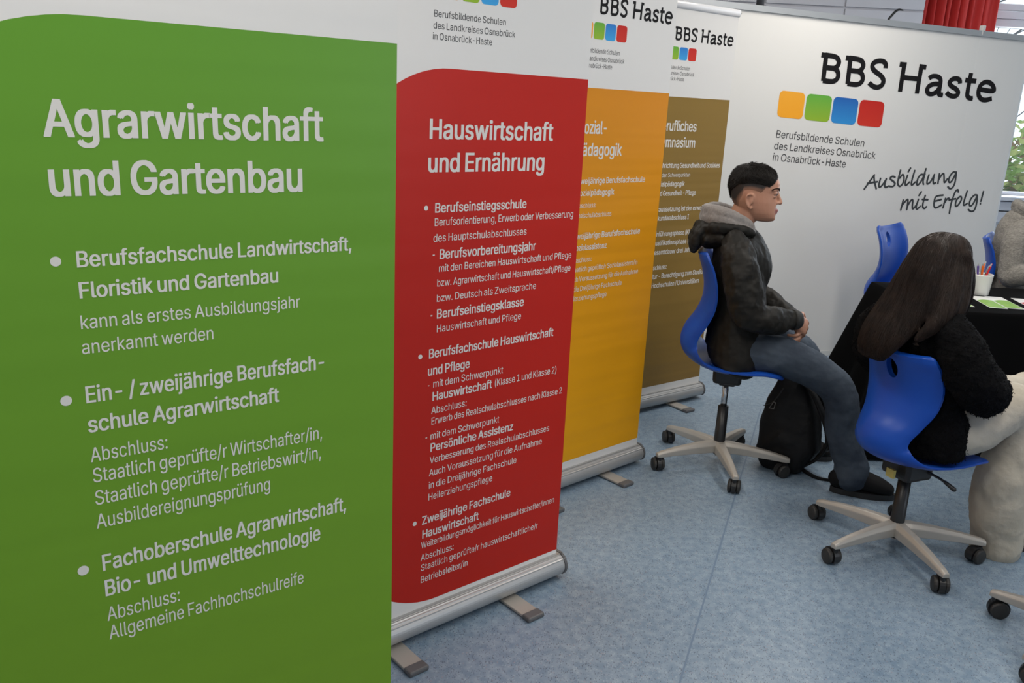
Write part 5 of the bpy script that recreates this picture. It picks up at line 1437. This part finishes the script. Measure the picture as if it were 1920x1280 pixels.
# cropped sides, then the longer combed top
bm = bmesh.new()
def crop_edge(th):
    a = abs(th)
    if a < 0.80:
        return .066
    if a < 1.25:
        return .066 - .066 * ((a - .80) / .45) ** 1.4
    if a < 1.95:
        return .004 + .008 * sin((a - 1.25) / .7 * pi)
    return -.012 - .055 * min(1, (a - 1.95) / .5)
lay = bm.verts.layers.float_color.new('hair_length')
NTH, NZ = 128, 18
grid = []
for i in range(NTH + 1):
    th = -pi + 2 * pi * i / NTH
    z0 = crop_edge(th)
    grid.append([bm.verts.new(head_at(z0 + (.100 - z0) * j / NZ, th, .0026 if j > 1 else (.0015 if j else -.0015))) for j in range(NZ + 1)])
for a, b in zip(grid, grid[1:]):
    for j in range(NZ):
        bm.faces.new((a[j], b[j], b[j + 1], a[j + 1]))
bmesh.ops.transform(bm, matrix=TB, verts=bm.verts)
for col in grid:
    for j, v in enumerate(col):
        f = min(1.0, (j / 4) ** 0.8)
        v[lay] = (f, f, f, 1)
build('cropped_hair', bm, M_STUBBLE, boy, True)

bm = bmesh.new()
def top_edge(th):
    a = abs(th)
    return .080 - .042 * min(1, a / .9) if a < .9 else .038 + .004 * sin(a * 5) - .075 * max(0, (a - 2.2))
grid = []
NZ = 12
for i in range(NTH + 1):
    th = -pi + 2 * pi * i / NTH
    z0 = top_edge(th)
    col = []
    for j in range(NZ + 1):
        f = j / NZ
        p = head_at(z0 + (.1035 - z0) * f, th, .003 + (.006 if abs(th) > 2 else .009) * min(1, f * 3)) - Vector((.006 * max(0, cos(th)), 0, 0))
        p.z += .015 * f
        col.append(bm.verts.new(p))
    grid.append(col)
for a, b in zip(grid, grid[1:]):
    for j in range(NZ):
        bm.faces.new((a[j], b[j], b[j + 1], a[j + 1]))
bmesh.ops.recalc_face_normals(bm, faces=bm.faces)
bmesh.ops.transform(bm, matrix=TB, verts=bm.verts)
cap = build('combed_hair', bm, M_HAIR_CAP, boy, True)
CI = TB.inverted()


def boy_flow(c, nr):
    p = CI @ c
    w = min(1, max(0, (p.x + .055) / .05))          # back of the head falls backward, the rest is combed forward
    fw = Vector((.55, -.75 if p.y < .035 else .6, -.25))
    bk = Vector((-.55, p.y * 4, -.75))
    return TB.to_3x3() @ (fw * w + bk * (1 - w))


bm = bmesh.new()
combed(bm, cap, 4600, boy_flow, lambda c, nr: True, .005, 7, .00085, .0003, .0008, .004, .12)
combed(bm, cap, 420, boy_flow, lambda c, nr: (CI @ c).x < -.05 and (CI @ c).z > .02, .004, 4, .0010, .0003, .001, .008, .35)
combed(bm, cap, 500, boy_flow, lambda c, nr: (CI @ c).z > .085, .005, 6, .0010, .0003, .001, .007, .25)
build('hair_strands', bm, M_HAIR_BLACK, cap, True)

# grey hooded sweater: collar rolls around the neck
bm = bmesh.new()
for dz, r, back in ((0.0, .026, -.168), (-.030, .032, -.165)):
    tube(bm, [(.030, -.030, 1.098 + dz * .6, r * .55), (.010, -.058, 1.118 + dz, r * .8), (-.055, -.085, 1.150 + dz, r), (-.125, -.070, 1.166 + dz, r * 1.05), (back, 0, 1.163 + dz, r * 1.0),
              (-.125, .070, 1.166 + dz, r * 1.05), (-.055, .085, 1.150 + dz, r), (.010, .058, 1.118 + dz, r * .8), (.030, .030, 1.098 + dz * .6, r * .55)], 5, 14)
tube(bm, [(-.13, 0, 1.12, .07, .035), (-.06, 0, 1.08, .10, .07), (-.01, 0, 1.06, .08, .06)], 3, 16, (0, 1, 0))
flesh('grey_hood', bm, M_HOODIE, boy, .005, 4, (.03, .006))['label'] = 'grey marl hood lying behind the neck'

# black jacket: trunk, two sleeves, hood
bm = bmesh.new()
tube(bm, [(.010, 0, .505, .208, .118), (.030, 0, .58, .206, .148), (.014, 0, .68, .182, .124), (.006, 0, .80, .172, .116), (-.002, 0, .91, .180, .118), (-.018, 0, 1.0, .172, .108), (-.038, 0, 1.055, .125, .085), (-.04, 0, 1.085, .08, .065)], 4, 26, (0, 1, 0), True, .25)
tube(bm, [(.05, 0, .86, .10, .07), (.068, 0, .94, .11, .065), (.045, 0, 1.02, .09, .055), (.015, 0, 1.07, .06, .035)], 3, 16, (0, 1, 0))
jk = flesh('jacket', bm, M_JACKET, boy, .0055, 8, (.11, .024), (.04, .004))
bm = bmesh.new()
tube(bm, [(-.035, -.135, 1.035, .062), (-.015, -.185, .985, .074), (.012, -.220, .89, .076), (.040, -.232, .80, .072), (.085, -.215, .752, .066), (.150, -.170, .742, .060), (.205, -.130, .742, .050), (.236, -.110, .742, .040)], 4, 18)
flesh('sleeve', bm, M_JACKET, jk, .0055, 8, (.075, .028), (.035, .004))
bm = bmesh.new()
tube(bm, [(-.035, .135, 1.035, .062), (-.015, .185, .985, .074), (.012, .220, .89, .076), (.040, .232, .80, .072), (.085, .200, .765, .064), (.150, .135, .755, .056), (.205, .075, .735, .048), (.236, .045, .72, .040)], 4, 18)
flesh('sleeve', bm, M_JACKET, jk, .0055, 8, (.075, .028), (.035, .004))
bm = bmesh.new()
tube(bm, [(.028, -.068, 1.085, .018, .016), (-.05, -.110, 1.105, .026, .022), (-.130, -.090, 1.095, .030, .028), (-.185, 0, 1.085, .032, .030), (-.130, .090, 1.095, .030, .028), (-.05, .110, 1.105, .026, .022), (.028, .068, 1.085, .018, .016)], 5, 14)
tube(bm, [(-.165, 0, 1.10, .095, .030), (-.195, 0, 1.06, .105, .035), (-.200, 0, 1.015, .090, .028), (-.205, 0, .985, .05, .014)], 4, 18, (0, 1, 0))
tube(bm, [(-.09, 0, 1.06, .13, .05), (-.14, 0, 1.05, .12, .05)], 1, 18, (0, 1, 0))
flesh('jacket_hood', bm, M_JACKET, jk, .0055, 3, (.06, .026), (.02, .006))
for p0, p1 in (((.232, -.1125, .742), (.262, -.096, .742)), ((.230, .05, .722), (.258, .022, .708))):
    bm = bmesh.new()
    d = Vector(p1) - Vector(p0)
    tube(bm, [(*p0, .044), (*(Vector(p0) + d * .5), .043), (*p1, .036)], 2, 18, None, False)
    build('cuff', bm, M_CUFF, jk, True)
# jeans
bm = bmesh.new()
tube(bm, [(.0, 0, .565, .14, .075), (.05, 0, .575, .15, .08)], 1, 20, (0, 1, 0))
tube(bm, [(.02, -.085, .580, .082), (.13, -.108, .588, .088), (.26, -.116, .566, .083), (.38, -.116, .517, .077), (.452, -.116, .458, .074), (.482, -.116, .38, .070), (.492, -.116, .29, .066), (.525, -.116, .20, .068), (.552, -.116, .14, .070), (.560, -.116, .090, .076)], 4, 20)
tube(bm, [(.02, .085, .580, .082), (.11, .118, .586, .086), (.22, .150, .570, .081), (.31, .165, .540, .075), (.350, .185, .485, .072), (.350, .205, .40, .068), (.340, .225, .29, .064), (.335, .240, .18, .056), (.330, .246, .095, .057)], 4, 20)
flesh('jeans', bm, M_JEANS, boy, .0055, 10, (.10, .020), (.04, .003))
M_SHOE_PARTS = []
for s0, y0 in ((.545, -.116), (.33, .246)):
    bm = bmesh.new()
    tube(bm, [(s0 - .035, y0, .064, .040, .042), (s0 + .01, y0, .080, .044, .050), (s0 + .075, y0, .068, .047, .044), (s0 + .135, y0, .054, .047, .036), (s0 + .172, y0, .044, .038, .026)], 4, 16, (0, 1, 0))
    sh = flesh('shoe', bm, M_SHOE, boy, .005, 3)
    bm = bmesh.new()
    ol = [(s0 + .072 + .134 * cos(2 * pi * i / 28), y0 + (.044 if cos(2 * pi * i / 28) > -.2 else .038) * sin(2 * pi * i / 28)) for i in range(28)]
    loft(bm, [[(a, b, z) for a, b in ol] for z in (0.001, .026)])
    build('sole', bm, M_SOLE, sh)

# ------------------------------------------------------------------ the black backpack standing under the boy's knees
t = thing('backpack', 'black backpack standing on the floor under the seat of the boy in the black jacket', 'backpack', (1.0647, 3.804, 0), BA + radians(-20))
bm = bmesh.new()
rows = []
for z, x0, x1, y0, y1 in ((0.004, .165, .345, -.075, .075), (.03, .150, .362, -.088, .085), (.12, .138, .410, -.090, .092), (.22, .138, .402, -.080, .090), (.33, .154, .368, -.064, .080), (.41, .185, .325, -.046, .066), (.455, .215, .300, -.026, .048)):
    cx, cy, a, b = (x0 + x1) / 2, (y0 + y1) / 2, (x1 - x0) / 2, (y1 - y0) / 2
    rows.append([(cx + a * math.copysign(abs(cos(q)) ** .6, cos(q)), cy + b * math.copysign(abs(sin(q)) ** .6, sin(q)), z) for q in (2 * pi * i / 28 for i in range(28))])
loft(bm, rows)
tube(bm, [(.17, -.050, .09, .028), (.25, -.060, .16, .045), (.33, -.050, .09, .028)], 3, 12)
bag = flesh('bag_body', bm, M_BAG, t, .006, 8, (.09, .014))
for y in (-.035, .05):
    bm = bmesh.new()
    tube(bm, [(.300, y, .435, .020, .010), (.352, y - .004, .395, .022, .012), (.402, y - .01, .32, .024, .013), (.440, y - .014, .24, .022, .013), (.446, y - .012, .17, .016, .010), (.415, y - .004, .10, .012, .008), (.362, y, .045, .010, .006)], 5, 10, (0, 1, 0))
    build('shoulder_strap', bm, M_BAG, t, True)
bm = bmesh.new()
ell(bm, (.447, -.047, .165), (.017, .013, .022))
build('strap_buckle', bm, M_BLACK_PLASTIC, t, True)
bm = bmesh.new()
tube(bm, [(.352, -.02, .02, .010, .002), (.43, -.04, .006, .010, .002), (.50, -.02, .006, .010, .002), (.56, .0, .005, .010, .002)], 4, 8, (0, 0, 1))
build('loose_strap_end', bm, M_BAG, t, True)
bm = bmesh.new()
tube(bm, [(.25, -.02, .452, .006), (.26, -.01, .485, .007), (.28, .02, .485, .007), (.285, .04, .452, .006)], 4, 8)
build('carry_handle', bm, M_BAG, t, True)
bm = bmesh.new()
tube(bm, [(.158, -.078, .30, .0025), (.200, -.086, .33, .0025), (.235, -.082, .40, .0025)], 4, 6)
build('zip', bm, mat('zip_tape', (0.02, 0.02, 0.02), .5), t, True)
bm = bmesh.new()
for a, b in (((.187, -.094, .298), (.203, -.095, .332)), ((.203, -.095, .332), (.212, -.094, .330)), ((.212, -.094, .330), (.208, -.094, .300)), ((.187, -.094, .298), (.208, -.094, .300))):
    tube(bm, [(*a, .0016), (*b, .0016)], 1, 6)
build('zip_puller', bm, mat('grey_cord', (0.16, 0.15, 0.14), .6), t, True)

# ------------------------------------------------------------------ the girl with long hair, seen from behind
GX, GY, GA = 1.478, 2.917, radians(22)
TG = Matrix.Translation((-.018, 0, 1.092)) @ Matrix.Rotation(radians(28), 4, 'Z') @ Matrix.Rotation(radians(24), 4, 'Y')
bm = bmesh.new()
add_head(bm, TG)
tube(bm, [(-.05, 0, .90, .055), (-.045, 0, .96, .048), (-.03, 0, 1.03, .048), (-.02, 0, 1.06, .05)], 3, 16)
tube(bm, [(-.0, 0, .54, .11, .06), (-.01, 0, .62, .115, .065), (-.03, 0, .75, .12, .068), (-.05, 0, .86, .14, .075), (-.05, 0, .91, .09, .055)], 3, 18, (0, 1, 0))
for s in (-1, 1):
    tube(bm, [(-.05, s * .13, .89, .045), (-.035, s * .19, .78, .038), (.030, s * .205, .700, .034)], 3, 12)
    tube(bm, [(.030, s * .205, .700, .034), (.20, s * .11, .682, .028), (.275, s * .048, .68, .021)], 3, 12)
    tube(bm, [(.03, s * .09, .50, .065), (.16, s * .115, .53, .075), (.345 + .13 * (s + 1), (s * .12 if s < 0 else .09), .57 - .02 * (s + 1), .055), (.36 + .165 * (s + 1), (s * .12 if s < 0 else .09), .34, .05), (.37 + .17 * (s + 1), (s * .12 if s < 0 else .09), .10, .035), (.43 + .17 * (s + 1), (s * .12 if s < 0 else .09), .05, .03)], 3, 14)
add_hand(bm, (.275, -.045, .680), (.325, .005, .660), (.1, -.1, 1), 1, (25, 35, 25), 0, .92)
add_hand(bm, (.275, .045, .680), (.330, .020, .680), (.1, .3, 1), -1, (25, 35, 25), 0, .92)
girl = flesh('person', bm, M_SKIN, None, 0.0042, 3)
girl.location = (GX, GY, 0)
girl.rotation_euler = (0, 0, GA)
tag(girl, 'person with long dark brown hair and beige trousers and black fleece, bent towards the table', 'person')
finish_face(girl, TG)
# hair: crown, fall down the back, locks beside the face
random.seed(21)
bm = bmesh.new()
b2 = bmesh.new()
rings = []
for z in (-.06, -.03, 0.0, .03, .055, .075, .090, .101):
    ring = []
    for i in range(32):
        th = 2 * pi * i / 32
        cut = .060 if abs((th + pi) % (2 * pi) - pi) < .9 else -.2
        ring.append(head_at(z, th, .010 if z > cut else -.008) + Vector((0, 0, .014 * max(0, z) / .1)))
    rings.append(ring)
loft(b2, rings)
bmesh.ops.transform(b2, matrix=TG, verts=b2.verts)
me = bpy.data.meshes.new('tmp')
b2.to_mesh(me)
b2.free()
bm.from_mesh(me)
FALL = [(-.055, .0, 1.135, .080, .066), (-.080, .004, 1.07, .092, .066), (-.112, .014, .985, .102, .058), (-.152, .026, .910, .104, .048), (-.190, .032, .855, .098, .038), (-.216, .034, .810, .084, .026), (-.226, .034, .778, .068, .014)]
tube(bm, FALL, 4, 26, (0, 1, 0))
LOCKS = [[(.0, -.068, 1.14, .026), (.032, -.064, 1.075, .029), (.054, -.058, 1.01, .027), (.066, -.048, .95, .020), (.070, -.040, .895, .010)],
         [(.0, .070, 1.15, .028), (.055, .068, 1.075, .030), (.090, .062, 1.01, .025), (.105, .052, .95, .018), (.105, .045, .89, .010)],
         [(-.035, -.070, 1.09, .034), (-.060, -.092, 1.02, .040), (-.090, -.112, .965, .034), (-.130, -.115, .915, .026), (-.170, -.095, .865, .014)],
         [(.005, -.070, 1.09, .030), (-.008, -.092, 1.02, .032), (-.03, -.112, .965, .026), (-.06, -.125, .93, .012)]]
for L in LOCKS:
    tube(bm, L, 4, 14)
hair = flesh('long_hair', bm, M_HAIR_BROWN, girl, .006, 22)


def girl_flow(c, nr):
    if c.x > .03:
        return Vector((.15, 0, -1))
    return Vector((-.30, c.y * 1.2, -1))


bm = bmesh.new()
combed(bm, hair, 4200, girl_flow, lambda c, nr: True, .014, 26, .0008, .0003, .0006, .0012, .10)
combed(bm, hair, 260, girl_flow, lambda c, nr: c.z < .80, .010, 6, .0012, .0004, .001, .004, .25)
build('hair_strands', bm, M_HAIR_BROWN, hair, True)

# fleece cardigan
bm = bmesh.new()
tube(bm, [(.012, 0, .440, .200, .112), (.004, 0, .53, .198, .118), (-.022, 0, .65, .172, .096), (-.040, 0, .78, .170, .092), (-.050, 0, .865, .172, .085), (-.05, 0, .92, .13, .072), (-.045, 0, .965, .075, .058)], 4, 26, (0, 1, 0), True, .2)
for s in (-1, 1):
    tube(bm, [(-.055, s * .125, .895, .066), (-.058, s * .176, .845, .076), (-.035, s * .210, .765, .083), (.022, s * .218, .705, .081), (.095, s * .185, .684, .073), (.180, s * .118, .682, .060), (.258, s * .060, .688, .046)], 4, 18)
fl = flesh('fleece_cardigan', bm, M_FLEECE, girl, .006, 3, (.06, .022), (.008, .010))
random.seed(5)
bm = bmesh.new()
vs = fl.data.vertices
for _ in range(5200):
    v = vs[random.randrange(len(vs))]
    n = (v.normal + Vector((random.gauss(0, .5), random.gauss(0, .5), random.gauss(0, .5)))).normalized()
    p = v.co - v.normal * .002
    strand(bm, [p, p + n * .005, p + n * .006 + Vector((random.gauss(0, .003), random.gauss(0, .003), -.003))], .0013, .0008)
fz = build('fleece_pile', bm, M_FLEECE, fl)
fz['kind'] = 'stuff'
# beige wide-legged trousers
bm = bmesh.new()
tube(bm, [(.0, 0, .485, .120, .055), (.05, 0, .495, .13, .06)], 1, 20, (0, 1, 0))
for s, dx in ((-1, 0.0), (.75, .34)):
    tube(bm, [(.03, s * .098, .498, .078), (.12, s * .115, .527, .092), (.25, s * .122, .578, .087), (.335 + dx * .8, s * .124, .600 - dx * .2, .082), (.368 + dx, s * .125, .545, .080), (.362 + dx, s * .125, .43, .090), (.345 + dx, s * .125, .30, .098), (.352 + dx, s * .125, .17, .092), (.378 + dx, s * .125, .08, .088), (.385 + dx, s * .125, .038, .092)], 4, 22)
tr = flesh('trousers', bm, M_BEIGE, girl, .006, 14, (.14, .026), (.05, .004))
for s, dx in ((-1, 0.0), (.75, .34)):
    s0, y0 = .40 + dx, s * .125
    bm = bmesh.new()
    tube(bm, [(s0 - .03, y0, .05, .034, .034), (s0 + .05, y0, .058, .040, .036), (s0 + .12, y0, .042, .042, .024), (s0 + .165, y0, .034, .034, .014)], 4, 16, (0, 1, 0))
    sh = flesh('shoe', bm, M_SHOE, girl, .005, 3)
    bm = bmesh.new()
    ol = [(s0 + .06 + .145 * cos(2 * pi * i / 28), y0 + .040 * sin(2 * pi * i / 28)) for i in range(28)]
    loft(bm, [[(a, b, z) for a, b in ol] for z in (0.001, .024)])
    build('sole', bm, M_SOLE, sh)

# ------------------------------------------------------------------ the woman in the knitted jacket behind the table
WXX, WYY, WA = 2.88, 4.93, radians(-29)
TW = Matrix.Translation((.185, 0, 1.245)) @ Matrix.Rotation(radians(8), 4, 'Y')
bm = bmesh.new()
add_head(bm, TW)
tube(bm, [(.05, 0, 1.03, .06), (.09, 0, 1.09, .052), (.15, 0, 1.16, .05), (.175, 0, 1.20, .05)], 3, 16)
tube(bm, [(.0, 0, .54, .15, .10), (.0, 0, .70, .135, .09), (.015, 0, .86, .145, .09), (.035, 0, .98, .14, .08), (.05, 0, 1.04, .09, .055)], 3, 18, (0, 1, 0))
tube(bm, [(.03, -.15, 1.0, .045), (-.01, -.215, .86, .04), (-.02, -.235, .745, .036), (.09, -.28, .785, .032), (.225, -.33, .790, .022)], 3, 12)
tube(bm, [(.03, .15, 1.0, .045), (.03, .21, .85, .04), (.05, .215, .74, .036), (.16, .16, .70, .03), (.25, .10, .68, .022)], 3, 12)
add_hand(bm, (.228, -.333, .790), (.298, -.372, .772), (0, 0, 1), -1, (12, 20, 18), 0, .92)
add_hand(bm, (.25, .10, .68), (.31, .05, .665), (.2, .2, 1), -1, (25, 30, 20), 0, .92)
for s in (-1, 1):
    tube(bm, [(.0, s * .10, .545, .085), (.2, s * .11, .56, .075), (.43, s * .115, .52, .055), (.45, s * .115, .30, .05), (.45, s * .115, .11, .035), (.51, s * .115, .06, .03)], 3, 14)
woman = flesh('person', bm, M_SKIN, None, 0.0045, 3)
woman.location = (WXX, WYY, 0)
woman.rotation_euler = (0, 0, WA)
tag(woman, 'person in a grey knitted jacket behind the black table at the right edge', 'person')
finish_face(woman, TW)
bm = bmesh.new()
tube(bm, [(.02, 0, .515, .18, .120), (.0, 0, .60, .18, .130), (-.005, 0, .70, .168, .120), (.0, 0, .83, .172, .118), (.002, 0, .94, .176, .118), (.0, 0, 1.01, .16, .108), (.012, 0, 1.055, .125, .088)], 4, 26, (0, 1, 0))
ell(bm, (.020, 0, 1.055), (.105, .15, .078))
kj = flesh('knitted_jacket', bm, M_KNIT, woman, .006, 4, (.05, .012), (.010, .005))
bm = bmesh.new()
tube(bm, [(.025, -.130, 1.015, .066), (.0, -.185, .955, .074), (.0, -.222, .85, .066), (.0, -.238, .765, .062), (.03, -.258, .775, .062), (.11, -.288, .792, .052), (.205, -.325, .795, .036)], 4, 18)
flesh('sleeve', bm, M_KNIT, kj, .006, 4, (.05, .012), (.010, .005))
bm = bmesh.new()
tube(bm, [(.025, .130, 1.015, .066), (.015, .185, .955, .074), (.025, .220, .85, .070), (.05, .225, .75, .064), (.12, .185, .715, .056), (.22, .12, .69, .040)], 4, 18)
flesh('sleeve', bm, M_KNIT, kj, .006, 4, (.05, .012), (.010, .005))
bm = bmesh.new()
tube(bm, [(.165, -.055, .90, .034, .014), (.145, -.095, 1.00, .046, .020), (.085, -.125, 1.070, .054, .024), (.005, -.095, 1.110, .050, .026), (-.030, 0, 1.125, .048, .028), (.005, .095, 1.110, .050, .026), (.085, .125, 1.070, .054, .024), (.145, .095, 1.00, .046, .020), (.165, .055, .90, .034, .014)], 5, 16)
flesh('shawl_collar', bm, M_KNIT, kj, .005, 3, (.03, .01), (.010, .006))
bm = bmesh.new()
tube(bm, [(.155, -.030, .90, .003), (.125, -.070, 1.02, .003), (.09, -.095, 1.115, .003), (.045, -.06, 1.145, .003), (.03, 0, 1.155, .003), (.045, .06, 1.145, .003), (.09, .095, 1.115, .003), (.125, .070, 1.02, .003), (.155, .030, .90, .003)], 5, 8)
build('lanyard', bm, mat('white_lanyard', (.6, .6, .6), .6), woman, True)
bm = bmesh.new()
tube(bm, [(-.02, 0, .535, .165, .08), (.05, 0, .54, .165, .08)], 1, 20, (0, 1, 0))
for s in (-1, 1):
    tube(bm, [(.0, s * .10, .548, .090), (.2, s * .112, .562, .084), (.36, s * .115, .548, .075), (.440, s * .115, .50, .070), (.452, s * .115, .38, .066), (.452, s * .115, .25, .060), (.452, s * .115, .09, .058)], 4, 18)
flesh('trousers', bm, mat('dark_trousers', (.02, .02, .025), .8), woman, .007, 4, (.05, .016))
for s in (-1, 1):
    bm = bmesh.new()
    tube(bm, [(.43, s * .115, .045, .034, .034), (.50, s * .115, .050, .040, .036), (.57, s * .115, .040, .040, .022), (.61, s * .115, .032, .03, .014)], 4, 16, (0, 1, 0))
    flesh('shoe', bm, M_SHOE, woman, .006, 3)
bm = bmesh.new()
for z in (1,):
    rings = []
    for zz in (-.07, -.03, 0.0, .03, .055, .075, .092, .1025):
        rings.append([head_at(zz, 2 * pi * i / 28, (.016 if not abs((2 * pi * i / 28 + pi) % (2 * pi) - pi) < 1.0 or zz > .062 else -.010)) + Vector((0, 0, .012 * max(0, zz) / .1)) for i in range(28)])
    loft(bm, rings)
ell(bm, (-.09, 0, .03), (.045, .05, .045))
bmesh.ops.transform(bm, matrix=TW, verts=bm.verts)
flesh('pinned_hair', bm, M_HAIR_BROWN, woman, .006, 4)

# ------------------------------------------------------------------ table under a black cloth
TX0, TX1, TY0, TY1, TZ = 1.905, 3.75, 3.83, 4.49, .735
t = thing('table', 'rectangular table hidden under the floor-length black cloth', 'table', (TX0, TY0, 0))
TW_, TD_ = TX1 - TX0, TY1 - TY0
bx('tabletop', .004, TW_ - .004, .004, TD_ - .004, .705, TZ - .002, mat('table_laminate', (.35, .33, .30), .5), t, .003)
for x in (.06, TW_ - .06):
    for y in (.06, TD_ - .06):
        bm = bmesh.new()
        tube(bm, [(x, y, .0, .018), (x, y, .705, .018)], 1, 12, None, False)
        build('leg', bm, M_ALU, t, True)
bm = bmesh.new()
per = []
NE = 44
r = .012
for (xa, ya, xb, yb, nx, ny) in ((TX0, TY1, TX0, TY0, -1, 0), (TX0, TY0, TX1, TY0, 0, -1), (TX1, TY0, TX1, TY1, 1, 0), (TX1, TY1, TX0, TY1, 0, 1)):
    for k in range(NE):
        f = k / NE
        per.append((xa + (xb - xa) * f, ya + (yb - ya) * f, nx, ny, f))


def skirt(i, z):
    """Where the cloth hangs at height z: pleats grow towards the floor, the corners flare."""
    x, y, nx, ny, f = per[i]
    h = (TZ - z) / TZ
    c = min(f, 1 - f)
    flare = math.exp(-(c / .10) ** 2)
    side = {(-1, 0): .26, (0, -1): .045, (1, 0): .08, (0, 1): .04}[(nx, ny)]
    wv = .022 * sin(f * 2 * pi * (3 if nx else 8) + (1.3 if nx else .4)) * h
    o = side * h * (.62 + .38 * flare if nx else 1) + wv * (1 - flare)
    ox, oy = nx * o, ny * o
    if flare > .02:
        # near a corner lean along the edge too, so that the two sides meet in one cone
        other = {0: (0, 1), 1: (0, -1)}
        xm, ym = (TX0 + TX1) / 2, (TY0 + TY1) / 2
        if nx:
            oy += math.copysign(.045 * h * flare, y - ym)
        else:
            e = .26 if x < xm else .08
            ox += math.copysign(e * h * flare, x - xm)
    return Vector((x + ox, y + oy, z))


rows = []
for z in (TZ + .004, TZ + .002, TZ - .012, TZ - .06, .60, .48, .36, .24, .12, .008):
    row = []
    for i in range(len(per)):
        x, y, nx, ny, f = per[i]
        if z > TZ:
            e = .004 if z > TZ + .003 else 0.0
            row.append(bm.verts.new((min(max(x, TX0 + e), TX1 - e), min(max(y, TY0 + e), TY1 - e), z)))
        else:
            row.append(bm.verts.new(skirt(i, z) + Vector((nx * .004, ny * .004, 0))))
    rows.append(row)
n = len(per)
for a, b in zip(rows, rows[1:]):
    for i in range(n):
        bm.faces.new((a[i], a[(i + 1) % n], b[(i + 1) % n], b[i]))
bm.faces.new(rows[0])
tc = build('tablecloth', bm, M_CLOTH, None, True)
tag(tc, 'plain black floor-length cloth draped over the table', 'tablecloth')

# mug of pens
TZ2 = TZ + .0045
t = thing('mug', 'white mug full of pens standing on the black tablecloth', 'mug', (2.358, 4.265, TZ2))
bm = bmesh.new()
loft(bm, [[(rr * cos(2 * pi * i / 32), rr * sin(2 * pi * i / 32), z) for i in range(32)] for rr, z in ((.040, 0), (.046, .004), (.052, .10), (.052, .107), (.049, .107), (.048, .10), (.043, .010), (.005, .008))])
build('mug_body', bm, M_WHITE_CERAMIC, t, True)
bm = bmesh.new()
tube(bm, [(-.044, -.012, .088, .006), (-.068, -.02, .084, .006), (-.078, -.024, .058, .006), (-.068, -.02, .030, .006), (-.040, -.012, .022, .006)], 5, 10)
build('handle', bm, M_WHITE_CERAMIC, t, True)
PENS = [('blue', (.01, .03, .35), -.040, .010, -.26, .02, .150), ('orange', (.80, .14, .01), -.014, -.020, -.10, -.08, .150), ('orange', (.80, .14, .01), .000, .004, .01, -.06, .143),
        ('red', (.60, .015, .02), .018, -.010, .22, -.05, .148), ('red', (.55, .012, .02), .026, .006, .33, .02, .150), ('green', (.01, .10, .05), .030, .020, .40, .12, .150),
        ('silver', (.45, .45, .47), .008, .018, .16, .06, .152), ('violet', (.10, .05, .30), -.026, -.006, -.15, .0, .146)]
NAMES = {0: 'blue-capped pen leaning left in the white mug', 1: 'orange pen at the front of the white mug, left of the other orange one', 2: 'orange pen in the middle of the white mug',
         3: 'red pen leaning right at the front of the white mug', 4: 'red pen leaning right behind the other red one in the white mug', 5: 'dark green pen leaning farthest right in the white mug',
         6: 'silver pen sticking up at the back of the white mug', 7: 'violet pen beside the blue one in the white mug'}
for k, (nm, col, px_, py_, tx, ty, ln) in enumerate(PENS):
    d = Vector((tx, ty, 1)).normalized()
    top = Vector((px_, py_, .107))
    bot = top - d * (.095 / d.z)
    bot.x = max(-.032, min(.032, bot.x))
    bot.y = max(-.03, min(.03, bot.y))
    d = (top - bot).normalized()
    t = thing('pen', NAMES[k], 'pen', (2.358 + bot.x, 4.265 + bot.y, TZ2 + bot.z), 0, 'pens in the white mug')
    m = mat('pen_' + nm, col, .3)
    bm = bmesh.new()
    tube(bm, [(*(d * .012), .0045), (*(d * (ln - .012)), .0045)], 1, 10)
    build('barrel', bm, m, t, True)
    bm = bmesh.new()
    tube(bm, [(0, 0, 0, .0012), (*(d * .012), .004)], 1, 8)
    build('tip', bm, M_ALU, t, True)
    bm = bmesh.new()
    tube(bm, [(*(d * (ln - .012)), .003), (*(d * (ln + .002)), .003)], 1, 8)
    build('push_button', bm, M_ALU if k % 2 else m, t, True)
    bm = bmesh.new()
    s_ = d.cross(Vector((.3, 1, 0))).normalized() * .0062
    tube(bm, [(*(d * (ln - .045) + s_), .0014), (*(d * (ln - .010) + s_), .0014)], 1, 6)
    build('clip', bm, M_ALU, t, True)

# leaflets lying in a row along the front of the table
M_LEAFLET = mat('leaflet_paper', (.70, .70, .69), .4)
M_LF_GREEN = mat('leaflet_green_print', (.22, .40, .03), .4, vary=(30, (.14, .33, .03)))
M_LF_RED = mat('leaflet_red_print', (.48, .03, .04), .4)
LF = [(2.150, 4.085, -6, M_LF_GREEN, 'green and white leaflet on the black table, leftmost of the row by the mug'),
      (2.305, 4.077, -7, M_LF_GREEN, 'green and white leaflet on the black table in front of the mug'),
      (2.390, 4.084, -7, M_LF_GREEN, 'green and white leaflet on the black table, third from the left'),
      (2.512, 4.065, -8, M_LF_RED, 'white leaflet with a red print on the black table')]
for x, y, a, m, lb in LF:
    bm = bmesh.new()
    box(bm, -.041, .041, -.137, .137, 0, .0012)
    for f in bm.faces:
        f.material_index = 0
    pts = [(-.038, -.128), (.038, -.128), (.038, .045)] + [(.038 - .076 * i / 8, .045 + .018 * sin(i / 8 * pi) - .02 * i / 8) for i in range(1, 9)]
    fc = bm.faces.new([bm.verts.new((u, v, .0015)) for u, v in pts])
    bm.normal_update()
    fc.material_index = 1
    me = bpy.data.meshes.new('leaflet')
    bm.to_mesh(me)
    bm.free()
    o = link('leaflet', me, None, (M_LEAFLET, m))
    o.location = (x, y, TZ2)
    o.rotation_euler = (0, 0, radians(a))
    tag(o, lb, 'leaflet', 'leaflets on the black table')
